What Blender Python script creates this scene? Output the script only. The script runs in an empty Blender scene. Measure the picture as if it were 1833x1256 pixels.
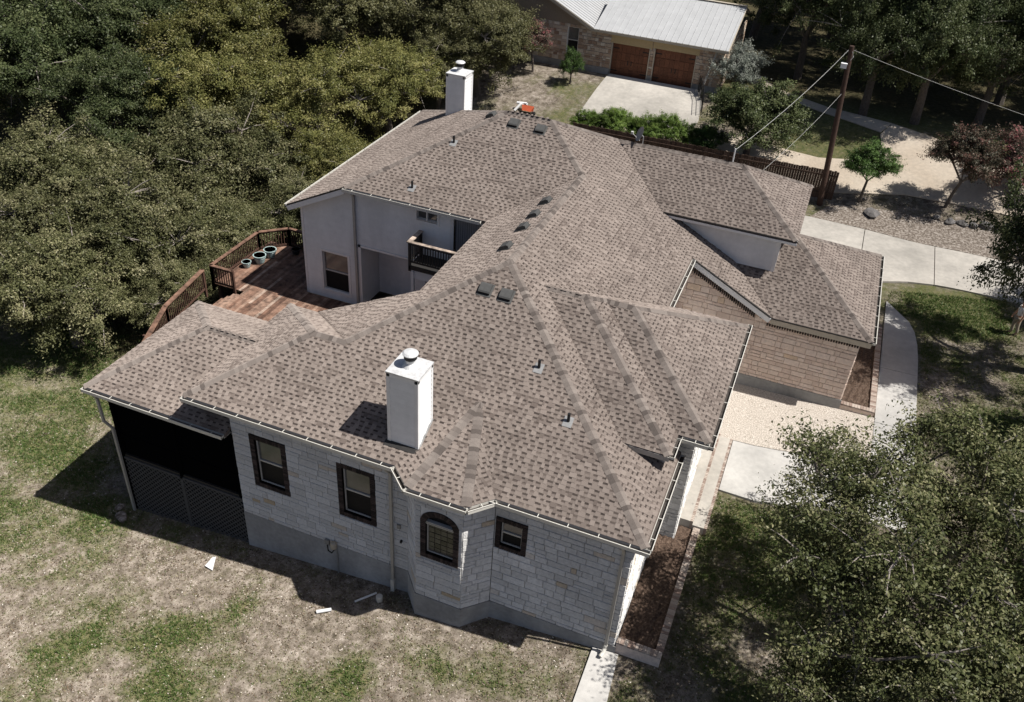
import bpy, bmesh, math, random
import numpy as np
from mathutils import Vector, Matrix

# ------------------------------------------------------------------ camera, world, sun, exposure
scn = bpy.context.scene
col = scn.collection
cam_d = bpy.data.cameras.new('camera')
cam = bpy.data.objects.new('camera', cam_d)
col.objects.link(cam)
scn.camera = cam
cam_d.sensor_width = 36.0
cam_d.lens = 36.0 * 1564.77 / 1833.0
cam_d.clip_start = 0.5
cam_d.clip_end = 2000.0
yaw, pit, rol = map(math.radians, (-19.245, -35.333, 4.251))
fwd = Vector((math.sin(yaw) * math.cos(pit), math.cos(yaw) * math.cos(pit), math.sin(pit)))
rgt = Vector((math.cos(yaw), -math.sin(yaw), 0))
upv = rgt.cross(fwd)
r2 = rgt * math.cos(rol) + upv * math.sin(rol)
u2 = -rgt * math.sin(rol) + upv * math.cos(rol)
CAM = Vector((1.561, -16.468, 22.295))
m = Matrix((r2, u2, -fwd)).transposed().to_4x4()
m.translation = CAM
cam.matrix_world = m

SUN_EL, SUN_AZ = math.radians(59.0), math.radians(5.0)       # azimuth measured from +X towards +Y
sdir = Vector((math.cos(SUN_EL) * math.cos(SUN_AZ), math.cos(SUN_EL) * math.sin(SUN_AZ), math.sin(SUN_EL)))
w = bpy.data.worlds.new('World')
scn.world = w
w.use_nodes = True
nt = w.node_tree
sky = nt.nodes.new('ShaderNodeTexSky')
sky.sky_type = 'NISHITA'
sky.sun_disc = False
sky.sun_elevation = SUN_EL
sky.sun_rotation = math.pi / 2 - SUN_AZ
sky.air_density = 0.7
sky.ozone_density = 0.2
sky.dust_density = 1.6
nt.links.new(sky.outputs[0], nt.nodes['Background'].inputs[0])
nt.nodes['Background'].inputs[1].default_value = 0.05
sl = bpy.data.lights.new('sun', 'SUN')
sl.energy = 5.0
sl.angle = math.radians(0.5)
sl.color = (1.0, 0.965, 0.91)
sun = bpy.data.objects.new('sun', sl)
col.objects.link(sun)
sun.location = (30, 3, 50)
sun.rotation_euler = sdir.to_track_quat('Z', 'Y').to_euler()
scn.view_settings.view_transform = 'Standard'
scn.view_settings.look = 'None'
scn.view_settings.exposure = 0.46
scn.view_settings.gamma = 1.0
scn.view_settings.use_curve_mapping = False

rnd = random.Random(7)
nr = np.random.default_rng(11)

# ------------------------------------------------------------------ helpers
def ss(a, b, x):
    t = min(max((x - a) / (b - a), 0.0), 1.0)
    return t * t * (3 - 2 * t)

def g(x, y):
    """height of the terrain"""
    k = 1 - ss(18, 38, y)
    z = -0.3 + (.1 * max(x, -26) * k if x < 0 else .02 * min(x, 10))
    z += .04 * min(max(y, -5), 30)
    z += 2.3 * ss(30, 44, y)
    return z

def vnoise(x, y, seed=0):
    xi, yi = np.floor(x).astype(int), np.floor(y).astype(int)
    fx, fy = x - xi, y - yi
    fx, fy = fx * fx * (3 - 2 * fx), fy * fy * (3 - 2 * fy)
    def h(i, j):
        n = (i * 374761393 + j * 668265263 + seed * 974711) & 0x7fffffff
        n = ((n ^ (n >> 13)) * 1274126177) & 0x7fffffff
        return ((n ^ (n >> 16)) & 0xffff) / 65535.0
    return (h(xi, yi) * (1 - fx) + h(xi + 1, yi) * fx) * (1 - fy) + (h(xi, yi + 1) * (1 - fx) + h(xi + 1, yi + 1) * fx) * fy

def fbm(x, y, seed=0, o=4):
    a, s, t = .5, 0, 0
    for k in range(o):
        s = s + a * vnoise(x * 2 ** k, y * 2 ** k, seed + k); t += a; a *= .5
    return s / t

def tag(o, label=None, cat=None, group=None, kind=None):
    if label: o['label'] = label
    if cat: o['category'] = cat
    if group: o['group'] = group
    if kind: o['kind'] = kind
    return o

def empty(name, loc, label, cat, group=None):
    o = bpy.data.objects.new(name, None)
    col.objects.link(o)
    o.location = loc
    o.empty_display_size = .2
    return tag(o, label, cat, group)

def adopt(o, parent):
    if parent is not None:
        o.parent = parent
        if parent.type == 'EMPTY':
            o.matrix_parent_inverse = Matrix.Translation(-Vector(parent.location))
    return o

class MB:
    """collects faces; build() links them as one mesh object"""
    def __init__(s):
        s.v, s.f, s.m, s.c = [], [], [], []
    def face(s, pts, c=.5, m=0):
        i = len(s.v)
        s.v += [tuple(p) for p in pts]
        s.f.append(tuple(range(i, i + len(pts))))
        s.m.append(m); s.c.append(c)
        return s
    def box(s, a, b, c=.5, m=0, M=None):
        x0, y0, z0 = a; x1, y1, z1 = b
        P = [Vector(p) for p in ((x0, y0, z0), (x1, y0, z0), (x1, y1, z0), (x0, y1, z0), (x0, y0, z1), (x1, y0, z1), (x1, y1, z1), (x0, y1, z1))]
        if M is not None: P = [M @ p for p in P]
        i = len(s.v)
        s.v += [tuple(p) for p in P]
        for q in ((0, 3, 2, 1), (4, 5, 6, 7), (0, 1, 5, 4), (1, 2, 6, 5), (2, 3, 7, 6), (3, 0, 4, 7)):
            s.f.append(tuple(i + k for k in q)); s.m.append(m); s.c.append(c)
        return s
    def bar(s, a, b, wd, ht, c=.5, m=0, up=(0, 0, 1)):
        a, b = Vector(a), Vector(b)
        d = (b - a); L = d.length; d = d / L
        side = d.cross(Vector(up))
        if side.length < 1e-4: side = d.cross(Vector((1, 0, 0)))
        side.normalize(); u = side.cross(d)
        M = Matrix((d, side, u)).transposed().to_4x4(); M.translation = a
        return s.box((0, -wd / 2, -ht / 2), (L, wd / 2, ht / 2), c, m, M)
    def tube(s, pts, rad, n=8, c=.5, m=0, cap=True):
        pts = [Vector(p) for p in pts]
        if not hasattr(rad, '__len__'): rad = [rad] * len(pts)
        i0 = len(s.v)
        for k, p in enumerate(pts):
            d = (pts[min(k + 1, len(pts) - 1)] - pts[max(k - 1, 0)]).normalized()
            a = d.cross(Vector((0, 0, 1)))
            if a.length < .05: a = d.cross(Vector((1, 0, 0)))
            a.normalize(); b = d.cross(a)
            for j in range(n):
                t = 2 * math.pi * j / n
                s.v.append(tuple(p + (a * math.cos(t) + b * math.sin(t)) * rad[k]))
        for k in range(len(pts) - 1):
            for j in range(n):
                s.f.append((i0 + k * n + j, i0 + k * n + (j + 1) % n, i0 + (k + 1) * n + (j + 1) % n, i0 + (k + 1) * n + j)); s.m.append(m); s.c.append(c)
        if cap:
            s.f.append(tuple(i0 + j for j in range(n))); s.m.append(m); s.c.append(c)
            s.f.append(tuple(i0 + (len(pts) - 1) * n + j for j in range(n))[::-1]); s.m.append(m); s.c.append(c)
        return s
    def lathe(s, o, prof, n=20, c=.5, m=0):
        o = Vector(o)
        return s.tube([o + Vector((0, 0, z)) for r, z in prof], [max(r, .001) for r, z in prof], n, c, m)
    def prism(s, poly, th, c=.5, m=0):
        """planar polygon thickened straight down"""
        P = [Vector(p) for p in poly]
        Q = [p - Vector((0, 0, th)) for p in P]
        s.face(P, c, m); s.face(Q[::-1], c, m)
        for k in range(len(P)):
            j = (k + 1) % len(P)
            s.face((P[k], Q[k], Q[j], P[j]), c, m)
        return s
    def mesh(s, name, mats):
        me = bpy.data.meshes.new(name)
        me.from_pydata(s.v, [], s.f)
        for q in (mats if isinstance(mats, (list, tuple)) else [mats]): me.materials.append(q)
        me.polygons.foreach_set('material_index', s.m)
        at = me.attributes.new('col', 'FLOAT', 'FACE')
        at.data.foreach_set('value', s.c)
        me.update()
        return me
    def build(s, name, mats, parent=None, smooth=False):
        me = s.mesh(name, mats)
        if smooth: me.polygons.foreach_set('use_smooth', [True] * len(me.polygons))
        o = bpy.data.objects.new(name, me)
        col.objects.link(o)
        return adopt(o, parent)

def place(name, me, parent, M):
    """an object that shares mesh data"""
    o = bpy.data.objects.new(name, me)
    col.objects.link(o)
    adopt(o, parent)
    o.matrix_basis = M
    return o

# ------------------------------------------------------------------ materials
def mat(name, ramp=None, base=None, rough=.85, noise=(6, .25), bump=(0, 0, 0), attr=True, metal=0, spec=.3, coat=0, noise2=None, big=None):
    """base colour from the face value 'col' through a ramp, mottled with noise"""
    M = bpy.data.materials.new(name)
    M.use_nodes = True
    t = M.node_tree; N = t.nodes; Lk = t.links.new
    b = N['Principled BSDF']
    b.inputs['Roughness'].default_value = rough
    b.inputs['Metallic'].default_value = metal
    if rough > .84: b.inputs['Diffuse Roughness'].default_value = 1.0
    b.inputs['Specular IOR Level'].default_value = spec
    tc = N.new('ShaderNodeTexCoord')
    if ramp:
        r = N.new('ShaderNodeValToRGB')
        e = r.color_ramp.elements
        e[0].position, e[0].color = ramp[0][0], (*ramp[0][1], 1)
        e[1].position, e[1].color = ramp[-1][0], (*ramp[-1][1], 1)
        for p_, c_ in ramp[1:-1]:
            q = e.new(p_); q.color = (*c_, 1)
        src = r.outputs[0]
        if attr:
            a = N.new('ShaderNodeAttribute'); a.attribute_name = 'col'
            Lk(a.outputs['Fac'], r.inputs[0])
        else:
            n0 = N.new('ShaderNodeTexNoise'); n0.inputs['Scale'].default_value = noise2 or 1.0; n0.inputs['Detail'].default_value = 6
            Lk(tc.outputs['Object'], n0.inputs['Vector']); Lk(n0.outputs[0], r.inputs[0])
    else:
        q = N.new('ShaderNodeRGB'); q.outputs[0].default_value = (*base, 1)
        src = q.outputs[0]
    if noise[1] > 0:
        n = N.new('ShaderNodeTexNoise'); n.inputs['Scale'].default_value = noise[0]; n.inputs['Detail'].default_value = 8; n.inputs['Roughness'].default_value = .65
        Lk(tc.outputs['Object'], n.inputs['Vector'])
        mr = N.new('ShaderNodeMapRange'); mr.inputs[1].default_value = .3; mr.inputs[2].default_value = .7
        mr.inputs[3].default_value = 1 - noise[1]; mr.inputs[4].default_value = 1 + noise[1]
        Lk(n.outputs[0], mr.inputs[0])
        mx = N.new('ShaderNodeVectorMath'); mx.operation = 'SCALE'
        Lk(src, mx.inputs[0]); Lk(mr.outputs[0], mx.inputs['Scale'])
        src = mx.outputs[0]
    if big:
        mp_ = N.new('ShaderNodeMapping'); mp_.inputs['Scale'].default_value = big[2] if len(big) > 2 else (1, 1, 1)
        Lk(tc.outputs['Object'], mp_.inputs['Vector'])
        n = N.new('ShaderNodeTexNoise'); n.inputs['Scale'].default_value = big[0]; n.inputs['Detail'].default_value = 5
        Lk(mp_.outputs[0], n.inputs['Vector'])
        mr = N.new('ShaderNodeMapRange'); mr.inputs[1].default_value = .32; mr.inputs[2].default_value = .68
        mr.inputs[3].default_value = 1 - big[1]; mr.inputs[4].default_value = 1 + big[1] * .6
        Lk(n.outputs[0], mr.inputs[0])
        mx = N.new('ShaderNodeVectorMath'); mx.operation = 'SCALE'
        Lk(src, mx.inputs[0]); Lk(mr.outputs[0], mx.inputs['Scale'])
        src = mx.outputs[0]
    Lk(src, b.inputs['Base Color'])
    if bump[1] > 0:
        n = N.new('ShaderNodeTexNoise'); n.inputs['Scale'].default_value = bump[0]; n.inputs['Detail'].default_value = 6
        Lk(tc.outputs['Object'], n.inputs['Vector'])
        bp = N.new('ShaderNodeBump'); bp.inputs['Strength'].default_value = bump[1]; bp.inputs['Distance'].default_value = bump[2]
        Lk(n.outputs[0], bp.inputs['Height']); Lk(bp.outputs[0], b.inputs['Normal'])
    return M

MT = {}
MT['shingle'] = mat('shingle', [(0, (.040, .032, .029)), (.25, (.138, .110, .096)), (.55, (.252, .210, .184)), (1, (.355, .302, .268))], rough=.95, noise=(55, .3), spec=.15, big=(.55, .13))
MT['cap'] = mat('cap_shingle', [(0, (.095, .079, .071)), (.5, (.185, .157, .140)), (1, (.275, .238, .212))], rough=.95, noise=(55, .28), spec=.15)
MT['limestone'] = mat('limestone', [(0, (.62, .605, .585)), (.55, (.70, .688, .67)), (.85, (.76, .748, .735)), (.9, (.68, .61, .53)), (1, (.60, .48, .33))], noise=(9, .16), big=(.8, .14, (1, 1, .5)), bump=(24, .8, .03), rough=.9)
MT['tan_limestone'] = mat('tan_limestone', [(0, (.70, .57, .49)), (.5, (.77, .65, .56)), (.85, (.80, .69, .61)), (1, (.70, .55, .40))], noise=(9, .14), bump=(30, .5, .02), rough=.9)  # limestone again, warm bounce light from the gravel put into its tan
MT['field_stone'] = mat('field_stone', [(0, (.36, .24, .17)), (.3, (.50, .37, .27)), (.7, (.60, .50, .40)), (1, (.72, .65, .56))], noise=(9, .2), bump=(25, .6, .03), rough=.9)
MT['mortar'] = mat('mortar', base=(.50, .49, .475), noise=(20, .15))
MT['tan_mortar'] = mat('tan_mortar', base=(.60, .51, .44), noise=(20, .15))
MT['concrete'] = mat('foundation_concrete', base=(.36, .35, .335), big=(.9, .28, (1, 1, .5)), noise=(6, .14), bump=(40, .3, .01))
MT['paving'] = mat('paving_concrete', base=(.48, .45, .405), big=(.5, .2), noise=(4, .10), bump=(60, .25, .01))
MT['white_paving'] = mat('white_paving', base=(.53, .515, .49), big=(.6, .16), noise=(5, .09), bump=(60, .2, .01))
MT['caliche'] = mat('caliche', [(.3, (.50, .42, .33)), (.7, (.62, .55, .46))], attr=False, noise2=.35, noise=(5, .12), bump=(25, .5, .03))
MT['brick'] = mat('dark_brick', [(0, (.020, .015, .014)), (.5, (.042, .029, .026)), (1, (.082, .056, .049))], noise=(40, .25), rough=.9)
MT['paver_brick'] = mat('paver_brick', [(0, (.27, .19, .155)), (.5, (.40, .325, .275)), (1, (.54, .47, .41))], noise=(30, .2), rough=.9)
MT['white'] = mat('white_paint', base=(.74, .735, .73), noise=(3, .05), rough=.6)
MT['siding'] = mat('white_siding', [(0, (.74, .735, .73)), (1, (.82, .815, .81))], noise=(5, .05), big=(1.2, .12, (1, 1, .25)), rough=.65)
MT['cream'] = mat('cream_gutter', base=(.58, .56, .51), noise=(5, .08), rough=.5)
MT['beige'] = mat('beige_trim', base=(.42, .37, .30), noise=(5, .1), rough=.7)
MT['grime'] = mat('gutter_grime', base=(.055, .047, .042), noise=(12, .4))
MT['drip'] = mat('dark_flashing', base=(.03, .028, .027), noise=(8, .2), rough=.6)
MT['soffit'] = mat('soffit', base=(.42, .40, .38), noise=(3, .06), rough=.7)
MT['greydown'] = mat('downspout_paint', base=(.36, .345, .32), noise=(4, .1), rough=.5)
MT['galv'] = mat('galvanised_metal', base=(.60, .60, .60), noise=(7, .22), rough=.6, metal=.25)
MT['darkmetal'] = mat('dark_vent_metal', base=(.075, .075, .073), noise=(9, .15), rough=.6, metal=.1)
MT['black'] = mat('black_pipe', base=(.012, .012, .013), noise=(9, .1), rough=.6)
MT['lead'] = mat('grey_flashing', base=(.26, .26, .26), noise=(9, .2), rough=.6, metal=.2)
MT['deckwood'] = mat('weathered_deck_wood', [(0, (.075, .042, .030)), (.5, (.165, .095, .066)), (.85, (.265, .18, .135)), (1, (.42, .355, .30))], noise=(3.5, .75), rough=.85)
MT['railwood'] = mat('dark_rail_wood', [(0, (.03, .017, .013)), (1, (.11, .058, .040))], noise=(7, .35), rough=.85)
MT['fencewood'] = mat('fence_wood', [(0, (.055, .034, .024)), (1, (.14, .09, .065))], noise=(7, .3), rough=.9)
MT['polewood'] = mat('pole_wood', [(0, (.05, .029, .021)), (1, (.085, .049, .036))], noise=(6, .3), rough=.9)
MT['lattice'] = mat('lattice_wood', base=(.085, .082, .078), noise=(8, .2))
MT['screen'] = mat('porch_screen', base=(.004, .004, .004), noise=(8, .1), rough=.9, spec=0)  # near black: the dimness inside the porch is put into this colour
MT['frame'] = mat('window_frame', base=(.48, .47, .45), noise=(8, .08), rough=.5)
MT['soil'] = mat('bark_mulch', [(.25, (.045, .029, .021)), (.5, (.105, .068, .048)), (.75, (.19, .135, .10))], attr=False, noise2=14, noise=(50, .35), bump=(35, 1.0, .05))
MT['gravel'] = mat('gravel', [(.3, (.30, .26, .215)), (.5, (.52, .465, .405)), (.7, (.72, .67, .61))], attr=False, noise2=24, noise=(60, .18), bump=(30, 1.0, .05))
MT['rockbed'] = mat('rock_bed', [(.3, (.085, .066, .048)), (.5, (.235, .195, .16)), (.72, (.50, .45, .40))], attr=False, noise2=9, noise=(30, .2), bump=(14, 1.0, .06))
MT['rock'] = mat('grey_rock', base=(.17, .16, .155), noise=(5, .4), bump=(12, .6, .05))
MT['metalroof'] = mat('white_metal_roof', base=(.40, .405, .41), noise=(1.2, .08), rough=.5, metal=.1)
MT['stucco'] = mat('tan_stucco', base=(.33, .265, .20), noise=(14, .1), bump=(50, .4, .01))
MT['ochre'] = mat('ochre_stucco', base=(.55, .43, .25), noise=(10, .08))
MT['garagewood'] = mat('garage_door_wood', [(0, (.10, .036, .018)), (1, (.165, .062, .032))], noise=(7, .25), rough=.6)
MT['iron'] = mat('black_iron', base=(.012, .012, .013), noise=(9, .1), rough=.5)
MT['curtain'] = mat('curtain', base=(.26, .26, .27), noise=(3, .1))
MT['pot'] = mat('glazed_pot', base=(.36, .46, .45), noise=(6, .2), rough=.3, spec=.5)
MT['darkpot'] = mat('dark_pot', base=(.03, .028, .027), noise=(6, .2), rough=.5)
MT['orange'] = mat('orange_plastic', base=(.34, .07, .03), noise=(6, .15), rough=.5)
MT['cable'] = mat('cable', base=(.46, .455, .44), noise=(5, .1), rough=.5)
MT['bark'] = mat('bark', [(0, (.10, .08, .065)), (1, (.21, .18, .155))], noise=(9, .35), bump=(20, .8, .03))
MT['twig'] = mat('twig_bark', base=(.34, .30, .27), noise=(9, .25))
MT['skin'] = mat('skin', base=(.45, .27, .19), noise=(9, .05), rough=.6)
MT['shirt'] = mat('white_shirt', base=(.80, .79, .78), noise=(9, .06))
MT['khaki'] = mat('khaki_cloth', base=(.36, .31, .24), noise=(9, .08))
MT['hair'] = mat('dark_hair', base=(.03, .02, .015), noise=(20, .2))
MT['shoe'] = mat('shoe', base=(.10, .08, .07), noise=(9, .1))

def glass(name, base, rough, ior):
    M = mat(name, base=base, noise=(2, .2), rough=rough, spec=.5)
    M.node_tree.nodes['Principled BSDF'].inputs['IOR'].default_value = ior
    return M
MT['glass'] = glass('window_glass', (.10, .10, .102), .10, 1.7)
MT['insect'] = mat('insect_screen', base=(.014, .014, .015), noise=(8, .15), rough=.6, spec=.1)
MT['obscure'] = mat('obscure_glass', [(0, (.035, .033, .03)), (1, (.11, .10, .09))], noise=(6, .2), rough=.2, spec=.6)

def leafmat(name, lo, mid, hi, trans=.25):
    M = bpy.data.materials.new(name); M.use_nodes = True
    t = M.node_tree; N = t.nodes; Lk = t.links.new
    N.remove(N['Principled BSDF'])
    a = N.new('ShaderNodeAttribute'); a.attribute_name = 'col'
    r = N.new('ShaderNodeValToRGB'); e = r.color_ramp.elements
    e[0].color = (*lo, 1); e[1].color = (*hi, 1); q = e.new(.5); q.color = (*mid, 1)
    Lk(a.outputs['Fac'], r.inputs[0])
    oi = N.new('ShaderNodeObjectInfo'); mr = N.new('ShaderNodeMapRange'); mr.inputs[3].default_value = .82; mr.inputs[4].default_value = 1.22
    Lk(oi.outputs['Random'], mr.inputs[0])
    sc_ = N.new('ShaderNodeVectorMath'); sc_.operation = 'SCALE'; Lk(r.outputs[0], sc_.inputs[0]); Lk(mr.outputs[0], sc_.inputs['Scale'])
    d = N.new('ShaderNodeBsdfDiffuse'); tr = N.new('ShaderNodeBsdfTranslucent'); gl = N.new('ShaderNodeBsdfGlossy')
    gl.inputs['Roughness'].default_value = .45; gl.inputs['Color'].default_value = (.55, .55, .5, 1)
    mx = N.new('ShaderNodeMixShader'); mx.inputs[0].default_value = trans
    m2 = N.new('ShaderNodeMixShader'); m2.inputs[0].default_value = .025
    Lk(sc_.outputs[0], d.inputs[0]); Lk(sc_.outputs[0], tr.inputs[0])
    Lk(d.outputs[0], mx.inputs[1]); Lk(tr.outputs[0], mx.inputs[2])
    Lk(mx.outputs[0], m2.inputs[1]); Lk(gl.outputs[0], m2.inputs[2])
    Lk(m2.outputs[0], N['Material Output'].inputs[0])
    return M
LF = {
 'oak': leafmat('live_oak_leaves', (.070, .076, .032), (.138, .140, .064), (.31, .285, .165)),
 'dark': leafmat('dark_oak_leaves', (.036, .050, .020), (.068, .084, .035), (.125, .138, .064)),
 'yellow': leafmat('yellowing_leaves', (.085, .092, .028), (.165, .162, .054), (.265, .240, .10)),
 'brown': leafmat('olive_brown_leaves', (.072, .074, .032), (.132, .130, .058), (.215, .20, .105)),
 'green': leafmat('fresh_green_leaves', (0.039, 0.072, 0.020), (0.072, 0.127, 0.035), (0.132, 0.209, 0.061)),
 'red': leafmat('crape_myrtle_leaves', (.050, .050, .034), (.105, .088, .062), (.22, .105, .09)),
 'pink': leafmat('pink_blossom_leaves', (.070, .066, .048), (.15, .115, .09), (.42, .13, .15)),
 'silver': leafmat('silver_leaves', (.16, .18, .15), (.27, .29, .25), (.40, .41, .37)),
 'lime': leafmat('bamboo_leaves', (.060, .105, .020), (.115, .18, .036), (.21, .28, .07)),
 'grey': leafmat('grey_bare_twigs', (.14, .125, .11), (.22, .20, .18), (.32, .30, .27)),
 'lawn': leafmat('lawn_oak_leaves', (.052, .064, .024), (.105, .115, .047), (.27, .255, .14)),
 'grass': leafmat('grass_blades', (.065, .115, .028), (.15, .165, .066), (.32, .27, .185), .2),
}

# ------------------------------------------------------------------ terrain
GREEN = [(-30, 6.3, 5, .4), (-12.1, -2.1, 1.1, .55), (-19.5, -1.4, 1.6, .25), (-20.9, 1.2, 1.8, .15), (-7.6, -2.9, .7, .35), (-16.6, -5.8, 1.7, .3), (-12.6, -5.2, 1.4, .25), (-8.2, -4.0, .9, .3),
         (3, 5.5, 3, .35), (2.5, 0, 2.0, .2), (9.3, 25.2, 3, .45), (9.8, 13, 4, .25), (11, 19, 5, .1), (-13.6, -3.6, .8, .35), (-4.8, -2.0, .5, .2), (-23, -3, 2.6, .35), (-25, 3, 3.5, .18), (8.7, 24.6, 1.8, .4), (11, 22, 4, .06), (0.8, -1.5, .9, .3), (12, 46, 6, .6), (-1, 52, 6, .6), (11, 40, 3, .4), (-16, 40, 1.6, .2), (1, 40.2, 3.2, .7), (3, 45.5, 4, .5), (-4.5, 46, 4, .6)]
def green_mask(x, y):
    s = fbm(x * .55, y * .55, 3, 5) * .9 + .25 * (fbm(x * 2.6, y * 2.6, 9, 3) - .5)
    for gx, gy, r, a in GREEN:
        s = s + a * np.exp(-((x - gx) ** 2 + (y - gy) ** 2) / (r * r)) * (.6 + .8 * fbm(x * 1.7, y * 1.7, 21, 3))
    s = s - .12 * np.exp(-((x + 13) ** 2 / 60 + (y + 1.5) ** 2 / 8))
    return np.clip((s - .44) / .36, 0, 1)

def build_ground():
    xs = np.concatenate([np.arange(-300, -60, 20), np.arange(-60, -26, 1.5), np.arange(-26, 15, .28), np.arange(15, 60, 1.5), np.arange(60, 301, 20)])
    ys = np.concatenate([np.arange(-120, -20, 20), np.arange(-20, -9, 1.0), np.arange(-9, 28, .28), np.arange(28, 62, .8), np.arange(62, 601, 20)])
    X, Y = np.meshgrid(xs, ys)
    Z = np.vectorize(g)(X, Y)
    near = (X > -26) & (X < 15) & (Y < 30)
    Z = Z + np.where(near, (fbm(X * 1.3, Y * 1.3, 5, 4) - .5) * .07, 0) - .03
    nx, ny = len(xs), len(ys)
    V = np.stack([X, Y, Z], -1).reshape(-1, 3)
    i = np.arange(nx * ny).reshape(ny, nx)
    F = np.stack([i[:-1, :-1], i[:-1, 1:], i[1:, 1:], i[1:, :-1]], -1).reshape(-1, 4)
    me = bpy.data.meshes.new('ground')
    me.from_pydata(V.tolist(), [], F.tolist())
    at = me.attributes.new('green', 'FLOAT', 'POINT')
    at.data.foreach_set('value', green_mask(X, Y).reshape(-1).astype(np.float32))
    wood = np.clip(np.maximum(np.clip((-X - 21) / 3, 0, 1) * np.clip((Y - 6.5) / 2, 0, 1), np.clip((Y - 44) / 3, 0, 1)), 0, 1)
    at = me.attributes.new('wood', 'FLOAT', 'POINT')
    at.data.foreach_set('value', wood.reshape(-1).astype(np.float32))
    M = bpy.data.materials.new('lawn_soil'); M.use_nodes = True
    t = M.node_tree; N = t.nodes; Lk = t.links.new; b = N['Principled BSDF']
    b.inputs['Roughness'].default_value = .95; b.inputs['Specular IOR Level'].default_value = .1; b.inputs['Diffuse Roughness'].default_value = 1.0
    tc = N.new('ShaderNodeTexCoord')
    def noise(sc, det=6, ro=.6):
        n = N.new('ShaderNodeTexNoise'); n.inputs['Scale'].default_value = sc; n.inputs['Detail'].default_value = det; n.inputs['Roughness'].default_value = ro
        Lk(tc.outputs['Object'], n.inputs['Vector']); return n
    def ramp(src, st):
        r = N.new('ShaderNodeValToRGB'); e = r.color_ramp.elements
        e[0].position, e[0].color = st[0][0], (*st[0][1], 1); e[1].position, e[1].color = st[-1][0], (*st[-1][1], 1)
        for p_, c_ in st[1:-1]:
            q = e.new(p_); q.color = (*c_, 1)
        Lk(src, r.inputs[0]); return r
    dirt = ramp(noise(2.4, 15, .86).outputs[0], [(.34, (.045, .038, .027)), (.44, (.125, .103, .079)), (.50, (.215, .180, .146)), (.56, (.315, .27, .225)), (.66, (.56, .50, .44))])
    grs = ramp(noise(3.5, 15, .86).outputs[0], [(.32, (.040, .056, .018)), (.46, (.095, .110, .040)), (.56, (.17, .16, .072)), (.68, (.30, .25, .15))])
    at1 = N.new('ShaderNodeAttribute'); at1.attribute_name = 'green'
    n2 = noise(4.2, 14, .85)
    ad = N.new('ShaderNodeMath'); ad.operation = 'ADD'; Lk(at1.outputs['Fac'], ad.inputs[0])
    mr = N.new('ShaderNodeMapRange'); mr.inputs[1].default_value = .3; mr.inputs[2].default_value = .7; mr.inputs[3].default_value = -.7; mr.inputs[4].default_value = .6
    Lk(n2.outputs[0], mr.inputs[0]); Lk(mr.outputs[0], ad.inputs[1]); ad.use_clamp = True
    mx = N.new('ShaderNodeMix'); mx.data_type = 'RGBA'
    Lk(ad.outputs[0], mx.inputs['Factor']); Lk(dirt.outputs[0], mx.inputs['A']); Lk(grs.outputs[0], mx.inputs['B'])
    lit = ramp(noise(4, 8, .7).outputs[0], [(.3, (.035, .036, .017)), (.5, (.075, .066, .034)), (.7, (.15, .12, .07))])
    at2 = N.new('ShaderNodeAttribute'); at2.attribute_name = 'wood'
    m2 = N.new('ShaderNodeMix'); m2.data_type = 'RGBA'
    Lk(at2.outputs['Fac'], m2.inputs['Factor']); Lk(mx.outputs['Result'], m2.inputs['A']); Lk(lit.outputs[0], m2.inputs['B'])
    vo = N.new('ShaderNodeTexVoronoi'); vo.inputs['Scale'].default_value = 7
    Lk(tc.outputs['Object'], vo.inputs['Vector'])
    peb = N.new('ShaderNodeMapRange'); peb.inputs[1].default_value = .10; peb.inputs[2].default_value = .06; peb.inputs[3].default_value = 0; peb.inputs[4].default_value = .75
    Lk(vo.outputs['Distance'], peb.inputs[0])
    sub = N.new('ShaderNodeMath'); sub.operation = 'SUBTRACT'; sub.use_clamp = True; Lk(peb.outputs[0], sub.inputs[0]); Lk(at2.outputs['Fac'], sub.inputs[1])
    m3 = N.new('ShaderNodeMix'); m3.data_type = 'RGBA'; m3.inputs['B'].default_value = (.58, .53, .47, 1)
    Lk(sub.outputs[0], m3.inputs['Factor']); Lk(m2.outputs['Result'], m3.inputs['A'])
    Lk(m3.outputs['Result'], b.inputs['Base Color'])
    bp = N.new('ShaderNodeBump'); bp.inputs['Strength'].default_value = 1.0; bp.inputs['Distance'].default_value = .045
    Lk(noise(16, 8, .75).outputs[0], bp.inputs['Height']); Lk(bp.outputs[0], b.inputs['Normal'])
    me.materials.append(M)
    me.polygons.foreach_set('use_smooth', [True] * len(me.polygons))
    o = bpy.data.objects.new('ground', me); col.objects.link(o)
    tag(o, kind='structure')
build_ground()

def drape(name, poly, dz, m, th=.14, parent=None, kind='structure', cuts=4):
    bm = bmesh.new()
    f = bm.faces.new([bm.verts.new((x, y, 0)) for x, y in poly])
    bmesh.ops.triangulate(bm, faces=[f])
    for _ in range(cuts):
        long = [e for e in bm.edges if e.calc_length() > .9]
        if not long: break
        bmesh.ops.subdivide_edges(bm, edges=long, cuts=1)
        bmesh.ops.triangulate(bm, faces=bm.faces[:])
    for v in bm.verts: v.co.z = g(v.co.x, v.co.y) + dz
    be = [e for e in bm.edges if e.is_boundary]
    r = bmesh.ops.extrude_edge_only(bm, edges=be)
    for v in r['geom']:
        if isinstance(v, bmesh.types.BMVert): v.co.z -= th
    bmesh.ops.recalc_face_normals(bm, faces=bm.faces[:])
    me = bpy.data.meshes.new(name); bm.to_mesh(me); bm.free()
    me.materials.append(m)
    o = bpy.data.objects.new(name, me); col.objects.link(o)
    if kind: o['kind'] = kind
    return adopt(o, parent)

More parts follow.
